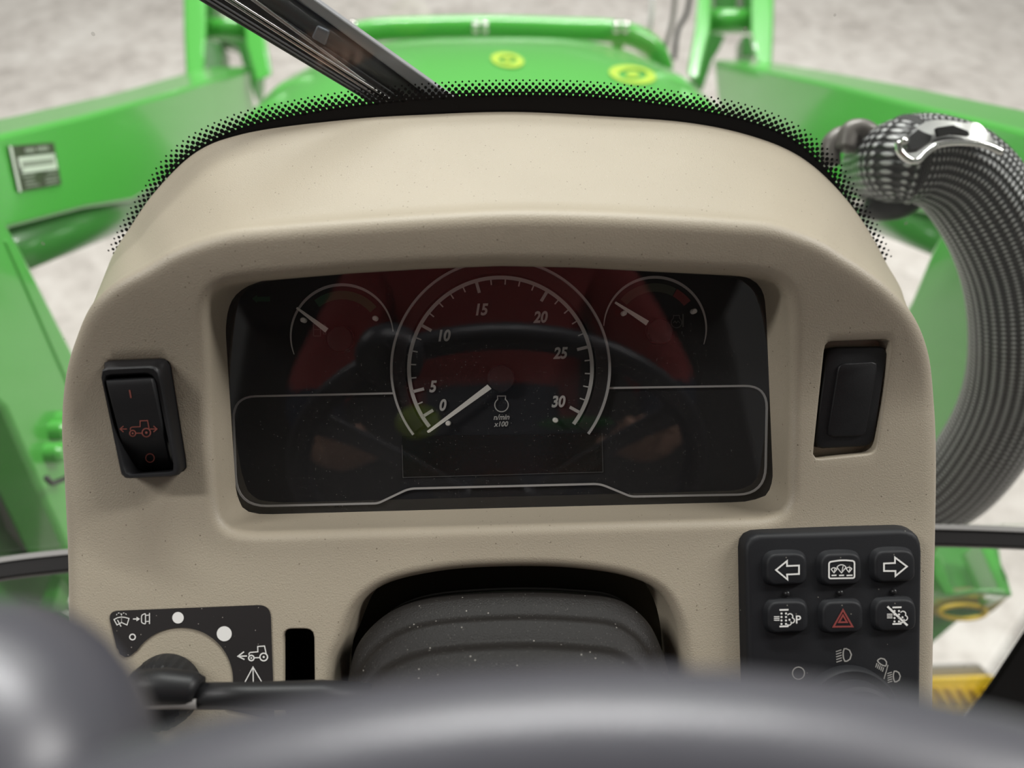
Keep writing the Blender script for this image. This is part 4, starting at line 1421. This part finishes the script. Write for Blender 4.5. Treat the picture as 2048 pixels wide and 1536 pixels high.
mb = MB(); mb.prism([U(x, y, T=.552) for x, y in ((1874, 255), (1906, 250), (1936, 262), (1940, 270), (1905, 266), (1878, 272))], FW * .004)
mb.build('clamp_slot', M['black_matte'], clamp)
mb = MB(); mb.prism([U(x, y, T=.556) for x, y in ((1812, 275), (1836, 256), (1846, 262), (1866, 270), (1862, 284), (1836, 300), (1818, 302))], FW * .01)
mb.build('latch', M['wiper'], clamp, bevel=.001)
mb = MB(); c = U(1812, 280, T=.55); mb.tube([c, c + FW * .006], .0025, 12)
mb.build('rivet', M['chrome'], clamp, smooth=True)

# ==================================================================== LOW RIGHT: BRACKET, STEP
br = thing('channel_bracket', U(1950, 1200, T=1.0), 'green open channel bracket with a yellow underside at the lower right', 'bracket')
def wallp(pts_, d, matl, name):
    mb = MB(); mb.prism([U(x, y, T=t) for x, y, t in pts_], d)
    return mb.build(name, matl, br, bevel=.003)
DN = Vector((0, .01, -.05))
wallp([(1866, 1104, .98), (1882, 1110, .98), (1902, 1168, .94), (1914, 1188, .93), (1890, 1190, .93), (1866, 1150, .96)], DN, M['green'], 'channel_wall')
wallp([(1958, 1085, 1.02), (1984, 1085, 1.02), (2014, 1150, .95), (2026, 1190, .93), (2004, 1190, .93), (1996, 1168, .95)], DN, M['green'], 'channel_wall')
wallp([(1886, 1186, .925), (1940, 1178, .925), (2000, 1176, .925), (2027, 1184, .925), (2025, 1194, .925), (1960, 1187, .925), (1896, 1195, .925)], Vector((0, .01, -.03)), M['green'], 'channel_lip')
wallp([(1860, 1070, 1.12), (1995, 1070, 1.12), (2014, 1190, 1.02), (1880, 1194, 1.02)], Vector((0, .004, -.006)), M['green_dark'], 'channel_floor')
wallp([(1860, 1200, .99), (1890, 1192, .99), (1960, 1186, .99), (2022, 1192, .99), (1990, 1222, .99), (1962, 1238, .99), (1930, 1240, .99), (1860, 1232, .99)], Vector((0, .02, -.02)), M['olive'], 'apron_plate')
mb = MB()
ell = [(1926 + 46 * math.cos(a), 1224 + 14 * math.sin(a)) for a in [2 * math.pi * k / 32 for k in range(33)]]
mb.tube([U(x, y, T=.975) for x, y in ell], .0028, 8)
mb.build('yellow_ring', M['yellow'], br, smooth=True)
mb = MB(); mb.add([U(x, y, T=.976) for x, y in ell[:-1]], [tuple(range(32))])
mb.build('ring_core', M['green_dark'], br)
wallp([(1860, 1215, 1.06), (1930, 1232, 1.06), (1860, 1292, 1.06)], Vector((0, .02, -.03)), M['green_dark'], 'gusset')
sp = thing('cab_step', U(1920, 1400, T=1.15), 'yellow ribbed step with a grey lip at the lower right', 'step')
mb = MB(); mb.prism([U(x, y, T=1.2) for x, y in ((1700, 1360), (1990, 1350), (1984, 1372), (1920, 1450), (1700, 1450))], Vector((0, .02, -.05)))
mb.build('tread_plate', M['yellow'], sp, bevel=.004)
for x in (1820, 1846, 1872, 1896, 1920, 1944, 1968):
    mb = MB(); mb.prism([U(a, b, T=1.195) for a, b in ((x, 1376), (x + 6, 1376), (x + 24, 1412), (x + 17, 1412))], Vector((0, .003, -.008)))
    mb.build('tread_rib', M['yellow'], sp, bevel=.001)
mb = MB(); mb.prism([U(x, y, T=1.22) for x, y in ((1700, 1334), (1960, 1326), (1982, 1349), (1700, 1358))], Vector((0, .02, -.05)))
mb.build('step_lip', M['tread'], sp, bevel=.004)

# ==================================================================== DRIVER (mirrored in the cluster lens)
def person():
    J = {'pelvis': ((0, -.60, 1.86), .155), 'waist': ((0, -.585, 2.0), .15), 'chest': ((0, -.54, 2.2), .17), 'upper': ((0, -.50, 2.33), .15),
         'neck': ((0, -.475, 2.44), .062), 'nape': ((0, -.455, 2.49), .058), 'head': ((0, -.425, 2.57), .085), 'crown': ((0, -.42, 2.65), .075)}
    E = [('pelvis', 'waist'), ('waist', 'chest'), ('chest', 'upper'), ('upper', 'neck'), ('neck', 'nape'), ('nape', 'head'), ('head', 'crown')]
    for s, n in ((-1, 'l'), (1, 'r')):
        J.update({n + 'sh': ((s * .19, -.50, 2.33), .075), n + 'el': ((s * .29, -.47, 2.06), .052), n + 'fa': ((s * .26, -.43, 1.98), .044), n + 'wr': ((s * .21, -.39, 1.935), .031),
                  n + 'pa': ((s * .20, -.345, 1.925), .034), n + 'hip': ((s * .10, -.60, 1.82), .10), n + 'kn': ((s * .12, -.54, 1.40), .066), n + 'sn': ((s * .12, -.57, 1.22), .056),
                  n + 'an': ((s * .12, -.60, 1.0), .04), n + 'to': ((s * .13, -.45, .95), .036)})
        E += [('upper', n + 'sh'), (n + 'sh', n + 'el'), (n + 'el', n + 'fa'), (n + 'fa', n + 'wr'), (n + 'wr', n + 'pa'), ('pelvis', n + 'hip'), (n + 'hip', n + 'kn'), (n + 'kn', n + 'sn'), (n + 'sn', n + 'an'), (n + 'an', n + 'to')]
        for f in range(4):
            k = n + 'f%d' % f
            x = s * (.175 + .017 * f); ln = (.062, .072, .068, .052)[f]
            J[k + 'a'] = ((x, -.308, 1.925), .0085); J[k + 'b'] = ((x, -.308 + ln * .55, 1.917), .008); J[k + 'c'] = ((x, -.308 + ln * .9, 1.896), .007)
            E += [(n + 'pa', k + 'a'), (k + 'a', k + 'b'), (k + 'b', k + 'c')]
        J[n + 'ta'] = ((s * .160, -.358, 1.922), .0105); J[n + 'tb'] = ((s * .142, -.328, 1.913), .009)
        E += [(n + 'pa', n + 'ta'), (n + 'ta', n + 'tb')]
    names = list(J)
    me = bpy.data.meshes.new('body')
    me.from_pydata([J[k][0] for k in names], [(names.index(a), names.index(b)) for a, b in E], [])
    o = bpy.data.objects.new('body_build', me)
    COL.objects.link(o)
    sk = o.modifiers.new('skin', 'SKIN'); sk.use_smooth_shade = True
    for i, k in enumerate(names):
        sv = me.skin_vertices[0].data[i]
        r = J[k][1]
        sv.radius = (r, r * (.72 if k in ('waist', 'chest', 'upper', 'pelvis') else 1))
        sv.use_root = (k == 'pelvis')
    ss = o.modifiers.new('sub', 'SUBSURF'); ss.levels = ss.render_levels = 2
    dg = bpy.context.evaluated_depsgraph_get()
    m2 = bpy.data.meshes.new_from_object(o.evaluated_get(dg))
    bpy.data.objects.remove(o)
    root = thing('person', (0, -.58, 1.05), 'person in a red shirt mirrored in the cluster lens', 'person')
    b = bpy.data.objects.new('body', m2)
    COL.objects.link(b); b.parent = root; b.location = -Vector(root.location) + Vector((0, 0, .13))
    m2.materials.clear()
    for mm in (mat('skin', (.55, .33, .24), .5), mat('red_shirt', (.40, .05, .05), .8), mat('blue_jeans', (.03, .04, .07), .85)): m2.materials.append(mm)
    for p in m2.polygons:
        c = p.center; p.use_smooth = True
        if c.z > 2.44 or (c.z < 1.97 and c.y > -.42 and abs(c.x) > .12): k = 0
        elif c.z > 2.06: k = 1
        else: k = 2
        p.material_index = k
    # face, ears, cap
    hc = Vector((0, -.42, 2.71))
    skin = m2.materials[0]; dark = mat('eye_dark', (.03, .02, .015), .3)
    def blob(name, c, r, matl):
        mb = MB()
        mb.loft([[Vector(c) + Vector((r[0] * math.sin(a) * math.cos(t), r[1] * math.sin(a) * math.sin(t), r[2] * math.cos(a))) for t in [2 * math.pi * k / 16 for k in range(16)]] for a in [math.pi * max(.01, j / 8) for j in range(9)]], True)
        return mb.build(name, matl, root, smooth=True)
    blob('nose', hc + Vector((0, .098, -.01)), (.013, .02, .022), skin)
    blob('mouth', hc + Vector((0, .083, -.05)), (.024, .01, .007), mat('lip', (.4, .15, .13), .5))
    for s_ in (-1, 1):
        blob('eye', hc + Vector((s_ * .031, .078, .018)), (.012, .008, .007), dark)
        blob('ear', hc + Vector((s_ * .09, .0, 0)), (.012, .02, .032), skin)
    capm = mat('green_cap', (.02, .12, .03), .8)
    cap = blob('cap', hc + Vector((0, -.005, .05)), (.098, .108, .075), capm)
    mb = MB()
    br_ = [(hc + Vector((.085 * math.cos(t), .07 + .10 * math.sin(t), .045 - .02 * math.sin(t)))) for t in [math.pi * k / 16 for k in range(17)]]
    mb.prism(br_, (0, 0, .006)); mb.build('peak', capm, cap)
    # badge and lettering strip printed on the shirt
    for nm, cx, cz, w_, h_, mm in (('shirt_badge', -.115, 2.13, .034, .028, M['yellow_badge_reflection']), ('shirt_lettering', .125, 2.12, .06, .009, mat('shirt_green', (.02, .22, .05), .7))):
        blob(nm, (cx, -.43, cz), (w_, .012, h_), mm)
person()
